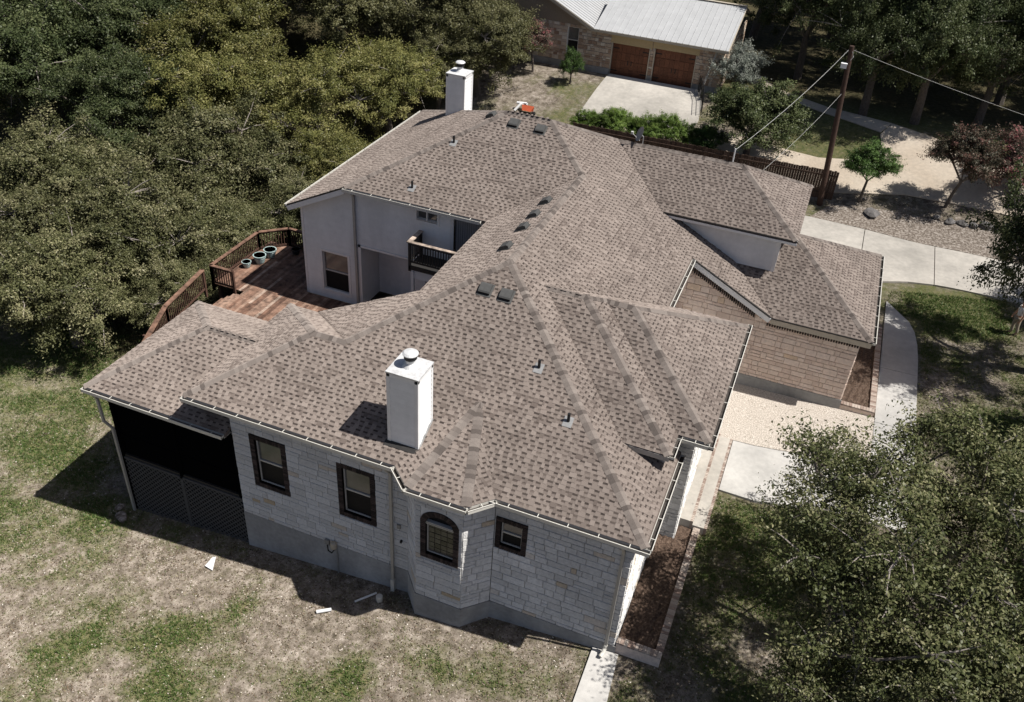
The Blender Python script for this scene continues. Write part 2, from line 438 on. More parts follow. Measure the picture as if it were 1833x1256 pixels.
def arc(cx, cy, r, a0, a1, n=10):
    return [(cx + r * math.cos(math.radians(a0 + (a1 - a0) * k / n)), cy + r * math.sin(math.radians(a0 + (a1 - a0) * k / n))) for k in range(n + 1)]

# ------------------------------------------------------------------ paving and beds
dw = [( -2.0, 4.88), (4.92, 8.5), (8.54, 12.4), (12.44, 16.3), (16.34, 22.0)]
def dlow(x): return 23.5 if x < 5.2 else float(np.interp(x, [5.2, 6.07, 7.2, 8.74, 11.6, 22], [25.2, 25.95, 26.45, 26.75, 26.8, 26.0]))
def dhigh(x): return float(np.interp(x, [-2, 1.7, 4.67, 7.6, 11.35, 22], [31.5, 31.45, 31.25, 30.85, 30.8, 30.9]))
drv = None
for i, (a, b) in enumerate(dw):
    xs = [a + (b - a) * k / 6 for k in range(7)]
    poly = [(x, dlow(x)) for x in xs] + [(x, dhigh(x)) for x in xs[::-1]]
    o = drape('driveway' if drv is None else 'slab', poly, .06, MT['paving'], parent=drv, kind='structure' if drv is None else None)
    if drv is None: drv = o
walk = drape('walkway', [(6.38, 18.5), (6.38, 24.15), (7.0, 23.3), (7.45, 22.7), (7.72, 21.9), (7.86, 20.9), (7.92, 19.7), (7.93, 18.5)], .06, MT['white_paving'])
for poly in ([(6.38, 14.6), (6.38, 18.48), (7.93, 18.48), (7.95, 14.6)],
             [(6.38, 11.82), (6.38, 14.58), (7.95, 14.58), (7.97, 8.9), (6.4, 8.85), (5.4, 11.65)],
             [(1.3, 8.35), (1.3, 11.2), (2.1, 11.22), (5.38, 11.63), (6.38, 8.85), (4.7, 8.75), (2.6, 8.3)]):
    drape('slab', poly, .06, MT['white_paving'], parent=walk, kind=None)
tag(drape('gravel_yard', [(-1.6, 10.7), (-1.6, 14.83), (6.36, 14.83), (6.36, 11.8), (5.38, 11.65), (2.1, 11.24), (1.3, 11.22)], .065, MT['gravel']), 'pale gravel spread between the front steps and the tan garage wall', 'gravel', kind='stuff')
drape('side_slab', [(-.95, -2.6), (-.98, .30), (-.18, .30), (-.05, -1.3), (-.12, -2.6)], .05, MT['white_paving'])
road = drape('dirt_road', [(-13, 34.6), (-4, 35.2), (2.9, 34.4), (6.7, 35.45), (10.9, 35.4), (22, 35), (24, 41.2), (11, 39.5), (8.1, 41.8), (5.3, 43), (4.7, 41.2), (4.9, 39.9), (3.9, 38.0), (1.5, 37.5), (-1, 37.8), (-6.3, 38.5), (-13, 36.4)], .045, MT['caliche'], th=.05, cuts=6)
drape('footpath', [(5.28, 43.02), (1.2, 44.1), (-2.3, 46.2), (-4.8, 49.5), (-5.5, 49.2), (-3.2, 45.3), (.8, 43.1), (4.68, 41.5)], .045, MT['caliche'], th=.05, cuts=6)
nd = drape('neighbour_driveway', [(-13.8, 36.4), (-13.55, 42.9), (-7.3, 42.9), (-6.6, 41.1), (-6.3, 39.05), (-6.4, 37.0)], .09, MT['paving'], cuts=6)
tag(drape('rock_bed', [(1.9, 31.5), (2.9, 33.3), (6.2, 33.7), (9.2, 33.6), (14, 33.9), (22, 33.8), (22, 31.0), (11.3, 30.9), (7.6, 30.95), (4.7, 31.35)], .025, MT['rockbed'], th=.05), 'bed of grey and tan stones between the driveway and the dirt road', 'rocks', kind='stuff')

# ------------------------------------------------------------------ the house
HOUSE = empty('house', (-6, 8, 0), 'large limestone and white sided house with complex brown shingle hip roof', 'house')
P_, ZE = .503, 4.81
A = (-6.88, 6.88, 8.27); EE = (-6.88, 14.51, 8.27)
R1 = (-11.95, 2.97, 6.304); R2 = (-10.79, 2.97, 6.304)
T1 = (-10.96, 16.67, 9.36); T2 = (-9.045, 16.67, 9.36)
PK = (-5.88, 2.36, 5.997)
F = {
 'main_front': [(-14.92, 0, ZE), (0, 0, ZE), A, R2, R1],
 'main_left': [A, R2, (-13.73, 5.9, 4.825), (-9.68, 5.9, 6.862), (-9.68, 11.71, 6.862), EE],
 'ext_left': [(-14.92, 0, ZE), R1, (-14.92, 5.94, ZE)],
 'ext_rear': [R1, R2, (-13.73, 5.9, 4.83), (-14.9, 5.92, 4.82)],
 'main_right': [(0, 0, ZE), A, EE, T2, (-6.7, 19.01, 8.18), (-3.82, 16.13, 6.73), (-3.82, 16.46, 6.73), (-.49, 16.46, 5.056), (1.476, 14.5, 4.068), (-2.04, 14.5, 5.836), (-2.04, 10.52, 5.836), (-5.62, 6.94, 7.637), (-1.61, 2.93, 5.62), (-1.61, 4.2, 5.62), (0, 4.2, ZE)],
 'sec2_front': [(-1.61, 2.93, 5.62), (-.2, 2.93, 5.62), (-4.21, 6.94, 7.637), (-5.62, 6.94, 7.637)],
 'sec2_right': [(-.2, 2.93, 5.62), (-.2, 3.99, 5.62), (-3.68, 7.47, 7.37), (-4.21, 6.94, 7.637)],
 'sec3_front': [(-.2, 3.99, 5.62), (.756, 3.99, 5.62), (-2.724, 7.47, 7.37), (-3.68, 7.47, 7.37)],
 'sec3_right': [(.756, 3.99, 5.62), (.756, 10.95, 5.62), (-2.724, 7.47, 7.37)],
 'sec3_rear': [(-5.62, 6.94, 7.637), (-4.21, 6.94, 7.637), (-3.68, 7.47, 7.37), (-2.724, 7.47, 7.37), (.756, 10.95, 5.62), (-1.61, 10.95, 5.62)],
 'ug_front': [(-3.82, 16.11, 6.73), (1.6, 16.11, 6.73), (-1.29, 19.0, 8.184), (-6.7, 19.0, 8.184)],
 'ug_right': [(1.6, 16.11, 6.73), (1.6, 21.89, 6.73), (-1.29, 19.0, 8.184)],
 'ug_rear': [(-1.29, 19.0, 8.184), (1.6, 21.89, 6.73), (-3.8, 21.89, 6.73), (-6.7, 19.0, 8.184)],
 'lg_front': [(1.476, 14.5, 4.07), (5.27, 14.5, 4.07), (1.435, 18.335, 6.0), (1.0, 18.335, 6.0), (1.0, 16.46, 5.056), (-.48, 16.46, 5.056)],
 'lg_right': [(5.27, 14.5, 4.07), (5.27, 22.17, 4.07), (1.435, 18.335, 6.0)],
 'lg_rear': [(5.27, 22.17, 4.07), (1.435, 18.335, 6.0), (1.0, 18.335, 6.0), (1.0, 22.17, 4.07)],
 'rb_front': [(-15.97, 11.66, 6.84), (-9.72, 11.66, 6.84), EE, T2, T1],
 'rb_left': [(-15.97, 11.66, 6.84), T1, (-18.76, 24.48, 5.437), (-18.76, 11.66, 5.437)],
 'rb_rear': [T1, T2, (-6.7, 19.01, 8.18), (-6.7, 24.48, 5.43), (-18.76, 24.48, 5.43)],
 'bay_left': [(-7.49, 0, ZE), (-6.77, -.66, ZE), PK],
 'bay_front': [(-6.77, -.66, ZE), (-4.96, -.66, ZE), PK],
 'bay_right': [(-4.96, -.66, ZE), (-4.36, 0, ZE), PK],
 'porch_front': [(-19.21, .08, 3.644), (-13.56, .08, 3.644), (-13.56, 3.04, 5.174), (-16.25, 3.04, 5.174)],
 'porch_left': [(-19.21, .08, 3.644), (-16.25, 3.04, 5.174), (-19.21, 6.0, 3.644)],
 'porch_rear': [(-16.25, 3.04, 5.174), (-13.56, 3.04, 5.174), (-13.56, 6.0, 3.644), (-19.21, 6.0, 3.644)],
}
def frame_of(poly):
    P = [Vector(p) for p in poly]
    n = Vector((0, 0, 0))
    for k in range(len(P)):
        a, b = P[k], P[(k + 1) % len(P)]
        n += Vector(((a.y - b.y) * (a.z + b.z), (a.z - b.z) * (a.x + b.x), (a.x - b.x) * (a.y + b.y)))
    n.normalize()
    if n.z < 0: n = -n
    e = Vector((0, 0, 1)).cross(n).normalized()
    return e, n.cross(e), n

rmb = MB()
for k, poly in F.items():
    P = [Vector(p) for p in poly]
    rmb.prism(P, .13, .3)
ROOF = rmb.build('roof', MT['shingle'], HOUSE)

EX = .143
PAL = [.31, .36, .42, .52, .57, .62, .67, .73]
def pick_col(a, b):
    n = .5 + .5 * math.sin(a * 1.7 + 3 * math.sin(b * .9)) * math.sin(b * 2.3 + a * .4)
    t = rnd.random()
    if t < .03 + .05 * n * n: return rnd.choice(PAL[1:3])
    if t < .45: return rnd.choice(PAL[3:6])
    return rnd.choice(PAL[4:8])
rest = MB(); tabs = []
for name, poly in F.items():
    e, s, n = frame_of(poly)
    P = [Vector(p) for p in poly]
    o = min(P, key=lambda p: p.z)
    Q = [((p - o).dot(e), (p - o).dot(s)) for p in P]
    bmax = max(q[1] for q in Q)
    def W(a, b, h): return o + e * a + s * b + n * h
    def cross(bq):
        xs = []
        for i in range(len(Q)):
            (a1, y1), (a2, y2) = Q[i], Q[(i + 1) % len(Q)]
            if (y1 > bq) != (y2 > bq): xs.append(a1 + (bq - y1) * (a2 - a1) / (y2 - y1))
        return sorted(xs)
    for k in range(int(bmax / EX) + 1):
        b0 = k * EX; b1 = min(b0 + EX, bmax)
        if b1 - b0 < .02: continue
        xl, xh = cross(b0 + .002), cross(b1 - .002)
        if len(xl) != len(xh): xl = xh = cross((b0 + b1) / 2)
        for q0, q1, u0, u1 in zip(xl[::2], xl[1::2], xh[::2], xh[1::2]):
            a0, a1 = max(q0, u0), min(q1, u1)
            if a1 - a0 < .05: continue
            # backing course of the laminated shingle
            x = a0
            while x < a1:
                x2 = min(x + 1.0, a1)
                c0 = .50 + rnd.uniform(-.06, .06)
                rest.face((W(x, b0 - .012, .014), W(x2, b0 - .012, .014), W(x2, b1, .004), W(x, b1, .004)), c0)
                rest.face((W(x, b0 - .012, 0), W(x2, b0 - .012, 0), W(x2, b0 - .012, .014), W(x, b0 - .012, .014)), c0 * .8)
                x = x2
            x = a0 + rnd.uniform(-.15, .06); run = 0
            rest.face((W(a0, b1 - .020, .0105), W(a1, b1 - .020, .0105), W(a1, b1, .0075), W(a0, b1, .0075)), .27)  # dark granule band, also painting in the shadow line under the next row
            while x < a1:
                wd = rnd.choice((.07, .09, .10, .12, .14, .20)) * rnd.uniform(.92, 1.08)
                if run <= 0 and rnd.random() < .055: run = rnd.uniform(.35, 1.1)
                run -= wd + .13
                l, r = max(x, a0), min(x + wd, a1)
                if r - l > .03: tabs.append((name, W((l + r) / 2, b0 - .012, 0), e, s, n, r - l, rnd.choice(PAL[:3]) if run > 0 else pick_col(l, b0)))
                gp = rnd.choice((.10, .12, .14, .16)) * rnd.uniform(.92, 1.08)
                l, r = max(x + wd, a0), min(x + wd + gp, a1)
                if r - l > .02:      # the dark cut-out between two tabs
                    dk = rnd.uniform(.05, .18) if rnd.random() < .8 else rnd.uniform(.2, .36)
                    rest.face((W(l, b0 + .076, .0125), W(r, b0 + .076, .0125), W(r, b1, .0075), W(l, b1, .0075)), dk)
                x += wd + gp
def wedge(c):
    mb = MB(); b = EX + .004
    p = [(-.5, 0, .012), (.5, 0, .012), (.5, b, .006), (-.5, b, .006), (-.5, 0, .024), (.5, 0, .024), (.5, b, .014), (-.5, b, .014)]
    for q in ((4, 5, 6, 7), (0, 1, 5, 4), (1, 2, 6, 5), (3, 0, 4, 7), (2, 3, 7, 6)): mb.face([p[i] for i in q], c)
    return mb
WM = {c: wedge(c).mesh('shingle', MT['shingle']) for c in PAL}
order = sorted(range(len(tabs)), key=lambda i: ((tabs[i][1] - CAM).length if tabs[i][0] in ('main_front', 'bay_front', 'bay_right') and tabs[i][5] > .08 else 1e9))
single = set(order[:300])
for i, (nm, c, e, s, n, wd, cl) in enumerate(tabs):
    if i in single:
        M = Matrix((e, s, n)).transposed().to_4x4(); M = M @ Matrix.Diagonal((wd, 1, 1, 1)); M.translation = c
        place('shingle', WM[cl], ROOF, M)
    else:
        b = EX + .004; h = wd / 2
        q = lambda x, y, z: c + e * x + s * y + n * z
        rest.face((q(-h, 0, .024), q(h, 0, .024), q(h, b, .014), q(-h, b, .014)), cl)
        rest.face((q(-h, 0, .012), q(h, 0, .012), q(h, 0, .024), q(-h, 0, .024)), cl)
        rest.face((q(-h, b, .006), q(-h, 0, .012), q(-h, 0, .024), q(-h, b, .014)), cl)
        rest.face((q(h, 0, .012), q(h, b, .006), q(h, b, .014), q(h, 0, .024)), cl)
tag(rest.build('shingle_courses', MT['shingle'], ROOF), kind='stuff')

# hip and ridge caps
HIPS = [((-14.92, 0, ZE), R1, 'main_front', 'ext_left'), (R1, R2, 'main_front', 'ext_rear'), (R2, A, 'main_front', 'main_left'), ((0, 0, ZE), A, 'main_front', 'main_right'),
        (A, EE, 'main_left', 'main_right'), (EE, T2, 'rb_front', 'main_right'), (T1, T2, 'rb_front', 'rb_rear'), ((-15.97, 11.66, 6.84), T1, 'rb_left', 'rb_front'),
        ((-18.76, 24.48, 5.437), T1, 'rb_left', 'rb_rear'), ((-6.7, 19.01, 8.18), T2, 'main_right', 'rb_rear'), ((-14.92, 5.94, ZE), R1, 'ext_left', 'ext_rear'),
        ((-.2, 2.93, 5.62), (-4.21, 6.94, 7.637), 'sec2_front', 'sec2_right'), ((.756, 3.99, 5.62), (-2.724, 7.47, 7.37), 'sec3_front', 'sec3_right'),
        ((-5.62, 6.94, 7.637), (-4.21, 6.94, 7.637), 'sec2_front', 'sec3_rear'), ((-3.68, 7.47, 7.37), (-4.21, 6.94, 7.637), 'sec2_right', 'sec3_rear'), ((-3.68, 7.47, 7.37), (-2.724, 7.47, 7.37), 'sec3_front', 'sec3_rear'),
        ((.756, 10.95, 5.62), (-2.724, 7.47, 7.37), 'sec3_right', 'sec3_rear'),
        ((1.6, 16.11, 6.73), (-1.29, 19.0, 8.184), 'ug_front', 'ug_right'), ((1.6, 21.89, 6.73), (-1.29, 19.0, 8.184), 'ug_right', 'ug_rear'), ((-1.29, 19, 8.184), (-6.7, 19, 8.184), 'ug_front', 'ug_rear'),
        ((5.27, 14.5, 4.07), (1.435, 18.335, 6.0), 'lg_front', 'lg_right'), ((5.27, 22.17, 4.07), (1.435, 18.335, 6.0), 'lg_right', 'lg_rear'), ((1.435, 18.335, 6.0), (1.0, 18.335, 6.0), 'lg_front', 'lg_rear'),
        ((-6.77, -.66, ZE), PK, 'bay_left', 'bay_front'), ((-4.96, -.66, ZE), PK, 'bay_front', 'bay_right'),
        ((-19.21, .08, 3.644), (-16.25, 3.04, 5.174), 'porch_front', 'porch_left'), ((-16.25, 3.04, 5.174), (-14.25, 3.04, 5.174), 'porch_front', 'porch_rear'), ((-19.21, 6.0, 3.644), (-16.25, 3.04, 5.174), 'porch_left', 'porch_rear')]
caps = []
for a, b, f1, f2 in HIPS:
    a, b = Vector(a), Vector(b); d = b - a; L = d.length; d.normalize()
    sides = []
    for fn in (f1, f2):
        n = frame_of(F[fn])[2]
        t = n.cross(d).normalized()
        c = sum((Vector(p) for p in F[fn]), Vector()) / len(F[fn])
        if t.dot(c - a) < 0: t = -t
        sides.append((t, n))
    up = (sides[0][1] + sides[1][1]).normalized()
    pals = (.15, .45, .6, .72, .85)
    ms = {}
    def capmesh(cv, d=d, sides=sides, up=up):
        mb = MB(); Lc = .215; wd = .15
        (t1, n1), (t2, n2) = sides
        lo = [t1 * wd + n1 * .023, up * .042, t2 * wd + n2 * .023]
        hi = [d * Lc + t1 * wd + n1 * .019, d * Lc + up * .036, d * Lc + t2 * wd + n2 * .019]
        z = [t1 * wd + n1 * .012, up * .030, t2 * wd + n2 * .012]
        mb.face((lo[0], lo[1], hi[1], hi[0]), cv); mb.face((lo[1], lo[2], hi[2], hi[1]), cv)
        mb.face((z[0], z[1], lo[1], lo[0]), cv); mb.face((z[1], z[2], lo[2], lo[1]), cv)
        mb.face((lo[0], hi[0], hi[0] - n1 * .011, z[0]), cv); mb.face((lo[2], z[2], hi[2] - n2 * .011, hi[2]), cv)
        return mb
    for k in range(int(L / EX)):
        caps.append((a + d * (k * EX + .02), rnd.choice(pals), capmesh, ms))
caps.sort(key=lambda c: (c[0] - CAM).length)
crest = MB()
for i, (p, cv, fn, ms) in enumerate(caps):
    if i < 300:
        if cv not in ms: ms[cv] = fn(cv).mesh('ridge_cap', MT['cap'])
        place('ridge_cap', ms[cv], ROOF, Matrix.Translation(p))
    else:
        mb = fn(cv); i0 = len(crest.v)
        crest.v += [tuple(Vector(v) + p) for v in mb.v]
        crest.f += [tuple(i0 + j for j in f) for f in mb.f]; crest.m += mb.m; crest.c += mb.c
tag(crest.build('ridge_caps', MT['cap'], ROOF), kind='stuff')

# gutters with their straps
BR = MB().box((-.010, -.15, -.002), (.010, .012, .008)).mesh('strap', MT['cream'])
def gutter(a, b, out, straps=True, material='cream', m0=0.0):
    a, b, out = Vector(a), Vector(b), Vector(out).normalized()
    t = (b - a).normalized(); L = (b - a).length
    M = Matrix((t, -out, Vector((0, 0, 1)))).transposed().to_4x4(); M.translation = a + Vector((0, 0, -.02))
    g_ = MB()
    g_.box((-m0, -.135, -.13), (L + m0, -.01, -.12), .5, 0, M)
    g_.box((-m0, -.145, -.13), (L + m0, -.133, .005), .5, 0, M)
    g_.box((-m0, -.157, -.008), (L + m0, -.145, .008), .5, 0, M)
    g_.box((-m0, -.01, -.16), (L + m0, .012, .0), .5, 0, M)
    g_.box((-m0, -.133, -.119), (L + m0, -.011, -.085), .5, 1, M)
    for x in (-m0, L + m0 - .01): g_.box((x, -.145, -.13), (x + .01, .0, 0), .5, 0, M)
    o = g_.build('gutter', [MT[material], MT['grime']], HOUSE)
    if straps:
        n = max(1, int(L / .78))
        for k in range(n):
            place('strap', BR, o, M @ Matrix.Translation((L * (k + .5) / n, 0, .01)))
    return o
gutter((-14.92, 0, ZE), (-7.49, 0, ZE), (0, -1, 0))
gutter((-7.49, 0, ZE), (-6.77, -.66, ZE), (-.66, -.72, 0))
gutter((-6.77, -.66, ZE), (-4.96, -.66, ZE), (0, -1, 0), m0=.05)
gutter((-4.96, -.66, ZE), (-4.36, 0, ZE), (.66, -.6, 0))
gutter((-4.36, 0, ZE), (.0, 0, ZE), (0, -1, 0), m0=.13)
gutter((0, 0, ZE), (0, 4.15, ZE), (1, 0, 0))
gutter((-.2, 2.93, 5.62), (-.2, 3.85, 5.62), (1, 0, 0))
gutter((-.05, 3.99, 5.62), (.756, 3.99, 5.62), (0, -1, 0))
gutter((.756, 3.99, 5.62), (.756, 10.95, 5.62), (1, 0, 0), m0=.12)
gutter((-2.04, 10.55, 5.836), (-2.04, 14.42, 5.836), (1, 0, 0))
gutter((5.27, 14.5, 4.07), (5.27, 22.17, 4.07), (1, 0, 0))
gutter((-19.21, .08, 3.644), (-13.62, .08, 3.644), (0, -1, 0))
gutter((-15.97, 11.66, 6.84), (-9.9, 11.66, 6.84), (0, -1, 0))
gutter((-18.76, 24.4, 5.437), (-18.76, 11.66, 5.437), (-1, 0, 0))

# fascia, rakes and soffits
for a, b in (((-15.97, 11.64, 6.84), (-18.76, 11.64, 5.437)), ((-2.04, 14.48, 5.836), (1.40, 14.48, 4.10)), ((-13.73, 5.92, 4.825), (-9.68, 5.92, 6.86))):
    a, b = Vector(a), Vector(b); dz = Vector((0, 0, -.175))
    o = MB().bar(a + dz, b + dz, .035, .21).build('rake_board', MT['white'], HOUSE)
    MB().bar(a + Vector((0, 0, -.02)), b + Vector((0, 0, -.02)), .055, .05).build('drip_edge', MT['drip'], o)
for a, b, t, m_ in (((1.45, 14.49, 3.90), (5.27, 14.49, 3.90), .22, 'beige'), ((-3.9, 16.10, 6.58), (1.6, 16.10, 6.58), .10, 'white'), ((1.6, 16.1, 6.62), (1.6, 21.89, 6.62), .18, 'white'), ((-1.7, 2.92, 5.50), (-.2, 2.92, 5.50), .17, 'greydown'), ((-.3, 3.985, 5.47), (.756, 3.985, 5.47), .2, 'greydown')):
    MB().bar(a, b, .03, t).build('fascia', MT[m_], HOUSE)
for a, b in (((1.45, 14.485, 4.045), (5.29, 14.485, 4.045)), ((-3.86, 16.09, 6.70), (1.62, 16.09, 6.70))): MB().bar(a, b, .05, .04).build('drip_edge', MT['drip'], HOUSE)
sofl = []
def soff(x0, y0, x1, y1, z): sofl.append(MB().box((x0, y0, z - .02), (x1, y1, z)))
soff(-14.9, .02, -7.4, .5, 4.67); soff(-4.4, .02, -.02, .5, 4.67); soff(-.5, .5, -.02, 4.15, 4.67)
sofl.append(MB().face([(-7.5, .5, 4.66), (-7.45, .0, 4.66), (-6.75, -.64, 4.66), (-4.98, -.64, 4.66), (-4.4, .0, 4.66), (-4.3, .5, 4.66)]))
soff(-1.0, 2.95, -.22, 4.5, 5.49); soff(-.9, 4.01, .74, 5.4, 5.48); soff(.2, 5.4, .74, 10.9, 5.48)
soff(1.0, 14.52, 5.25, 14.95, 3.93); soff(4.8, 14.95, 5.25, 22.1, 3.93)
soff(-3.9, 16.13, 1.58, 16.6, 6.59); soff(.9, 16.6, 1.58, 21.8, 6.59)
soff(-15.9, 11.68, -9.7, 12.2, 6.70); soff(-19.1, .1, -13.6, 5.9, 3.50)
sofl.append(MB().face([(-18.74, 11.67, 5.30), (-15.9, 11.67, 6.71), (-15.9, 12.2, 6.71), (-18.74, 12.2, 5.30)]))
soff(-18.74, 12.2, -18.3, 24.3, 5.30)
soff(-2.5, 10.6, -2.06, 14.9, 5.70)
for b_ in sofl: b_.build('soffit', MT['soffit'], HOUSE)

# ------------------------------------------------------------------ walls
def wframe(p0, p1):
    a, b = Vector((*p0, 0)), Vector((*p1, 0)); t = (b - a).normalized()
    out = Vector((t.y, -t.x, 0))
    M = Matrix((t, -out, Vector((0, 0, 1)))).transposed().to_4x4(); M.translation = a
    return M, (b - a).length
def backing(mb, M, L, z0, z1, holes, y=.02, c=.5, m=0, top=None):
    xs = sorted({0, L, *[h[0] for h in holes], *[h[1] for h in holes]}); zs = sorted({z0, z1, *[h[2] for h in holes], *[h[3] for h in holes]})
    for x0, x1 in zip(xs, xs[1:]):
        for a, b in zip(zs, zs[1:]):
            if any(h[0] <= x0 + 1e-6 and h[1] >= x1 - 1e-6 and h[2] <= a + 1e-6 and h[3] >= b - 1e-6 for h in holes): continue
            mb.face([M @ Vector(p) for p in ((x0, y, a), (x1, y, a), (x1, y, b), (x0, y, b))], c, m)
def ashlar(L, z0, top, holes, R, hs=(.14, .19, .24, .30), ws=(.26, .72)):
    out = []; z = z0; ztop = max(top(x * L / 8) for x in range(9))
    while z < ztop - .04:
        h = R.choice(hs); h = min(h, ztop - z)
        iv = [(0, L)]
        for hx0, hx1, hz0, hz1 in holes:
            if hz0 < z + h - .03 and hz1 > z + .03:
                nv = []
                for a, b in iv:
                    if hx1 <= a or hx0 >= b: nv.append((a, b)); continue
                    if hx0 > a: nv.append((a, hx0))
                    if hx1 < b: nv.append((hx1, b))
                iv = nv
        for a, b in iv:
            x = a
            while x < b - .02:
                wd = R.uniform(*ws)
                if R.random() < .2: wd *= .55
                x2 = x + wd
                if b - x2 < .22: x2 = b
                tz = min(top(x), top(x2))
                zb = min(z + h, tz)
                if zb - z > .05:
                    if R.random() < .16 and h > .24:
                        zc = z + h * R.uniform(.4, .6)
                        if zc < zb - .05: out += [(x, x2, z, zc), (x, x2, zc, zb)]
                        else: out.append((x, x2, z, zb))
                    else: out.append((x, x2, z, zb))
                x = x2
        z += h
    return out
def ustone(c):
    mb = MB(); q = .04
    b = [(0, .02, 0), (1, .02, 0), (1, .02, 1), (0, .02, 1)]; f = [(q * .5, -.018, q), (1 - q * .5, -.018, q), (1 - q * .5, -.018, 1 - q), (q * .5, -.018, 1 - q)]
    mb.face(f, c)
    for i in range(4):
        j = (i + 1) % 4; mb.face((b[i], b[j], f[j], f[i]), c)
    return mb
def stone_mb(mb, M, st, c, dp):
    x0, x1, z0, z1 = st; j = .006; x0 += j; x1 -= j; z0 += j; z1 -= j; q = .012
    b = [(x0, .02, z0), (x1, .02, z0), (x1, .02, z1), (x0, .02, z1)]; f = [(x0 + q, -dp, z0 + q), (x1 - q, -dp, z0 + q), (x1 - q, -dp, z1 - q), (x0 + q, -dp, z1 - q)]
    b = [M @ Vector(p) for p in b]; f = [M @ Vector(p) for p in f]
    mb.face(f, c)
    for i in range(4):
        k = (i + 1) % 4; mb.face((b[i], b[k], f[k], f[i]), c)
def stone_col(R):
    t = R.random()
    return R.uniform(.92, 1) if t < .025 else R.uniform(.86, .92) if t < .06 else R.uniform(.1, .85)
UST = {}
budget = [300]
def stone_wall(name, p0, p1, z0, z1, holes=(), kind='limestone', mort='mortar', seed=1, singles=False, top=None, ws=(.28, .75), parent=None, grow=0):
    R = random.Random(seed)
    M, L = wframe(p0, p1)
    mb = MB()
    if top is None:
        top = lambda x: z1
        backing(mb, M, L, z0, z1, holes)
    else:
        n = 12
        for k in range(n):
            a, b = L * k / n, L * (k + 1) / n
            mb.face([M @ Vector(p) for p in ((a, .02, z0), (b, .02, z0), (b, .02, top(b)), (a, .02, top(a)))])
    wl = mb.build(name, MT[mort], parent or HOUSE)
    sts = ashlar(L, z0, top, holes, R, ws=ws)
    left = MB()
    for st in sts:
        c = stone_col(R)
        if singles and budget[0] > 0:
            budget[0] -= 1
            cq = round(c * 12) / 12
            if (kind, cq) not in UST: UST[(kind, cq)] = ustone(cq).mesh('stone', MT[kind])
            j = .005
            S = Matrix.Translation((st[0] + j, R.uniform(-.008, .006), st[2] + j)) @ Matrix.Diagonal((st[1] - st[0] - 2 * j, 1, st[3] - st[2] - 2 * j, 1))
            place('stone', UST[(kind, cq)], wl, M @ S)
        else:
            stone_mb(left, M, st, c, R.uniform(.008, .026))
    if left.f: tag(left.build('stones', MT[kind], wl), kind='stuff')
    return wl

def quoin_bricks(mb, M, x0, x1, z0, z1, bw, arch=0.0, R=random.Random(3), y0=-.03, y1=.10):
    """dark bricks set round an opening: stretchers up the sides, soldiers above and below"""
    st = .076
    n = int(round((z1 - z0) / st)); h = (z1 - z0) / n
    for k in range(n):
        for a, b in ((x0, x0 + bw), (x1 - bw, x1)):
            mb.box((a, y0 - R.uniform(0, .008), z0 + k * h + .007), (b, y1, z0 + (k + 1) * h - .007), R.uniform(0, 1), 0, M)
    n = int(round((x1 - x0 - 2 * bw) / st)); h = (x1 - x0 - 2 * bw) / n
    for k in range(n):
        a, b = x0 + bw + k * h + .007, x0 + bw + (k + 1) * h - .007
        xm = ((a + b) / 2 - (x0 + x1) / 2) / ((x1 - x0) / 2)
        up = arch * (1 - xm * xm)
        mb.box((a, y0 - R.uniform(0, .008), z0), (b, y1, z0 + bw), R.uniform(0, 1), 0, M)
        mb.box((a, y0 - R.uniform(0, .008), z1 - bw + up - (arch * .0)), (b, y1, z1 + up), R.uniform(0, 1), 0, M)

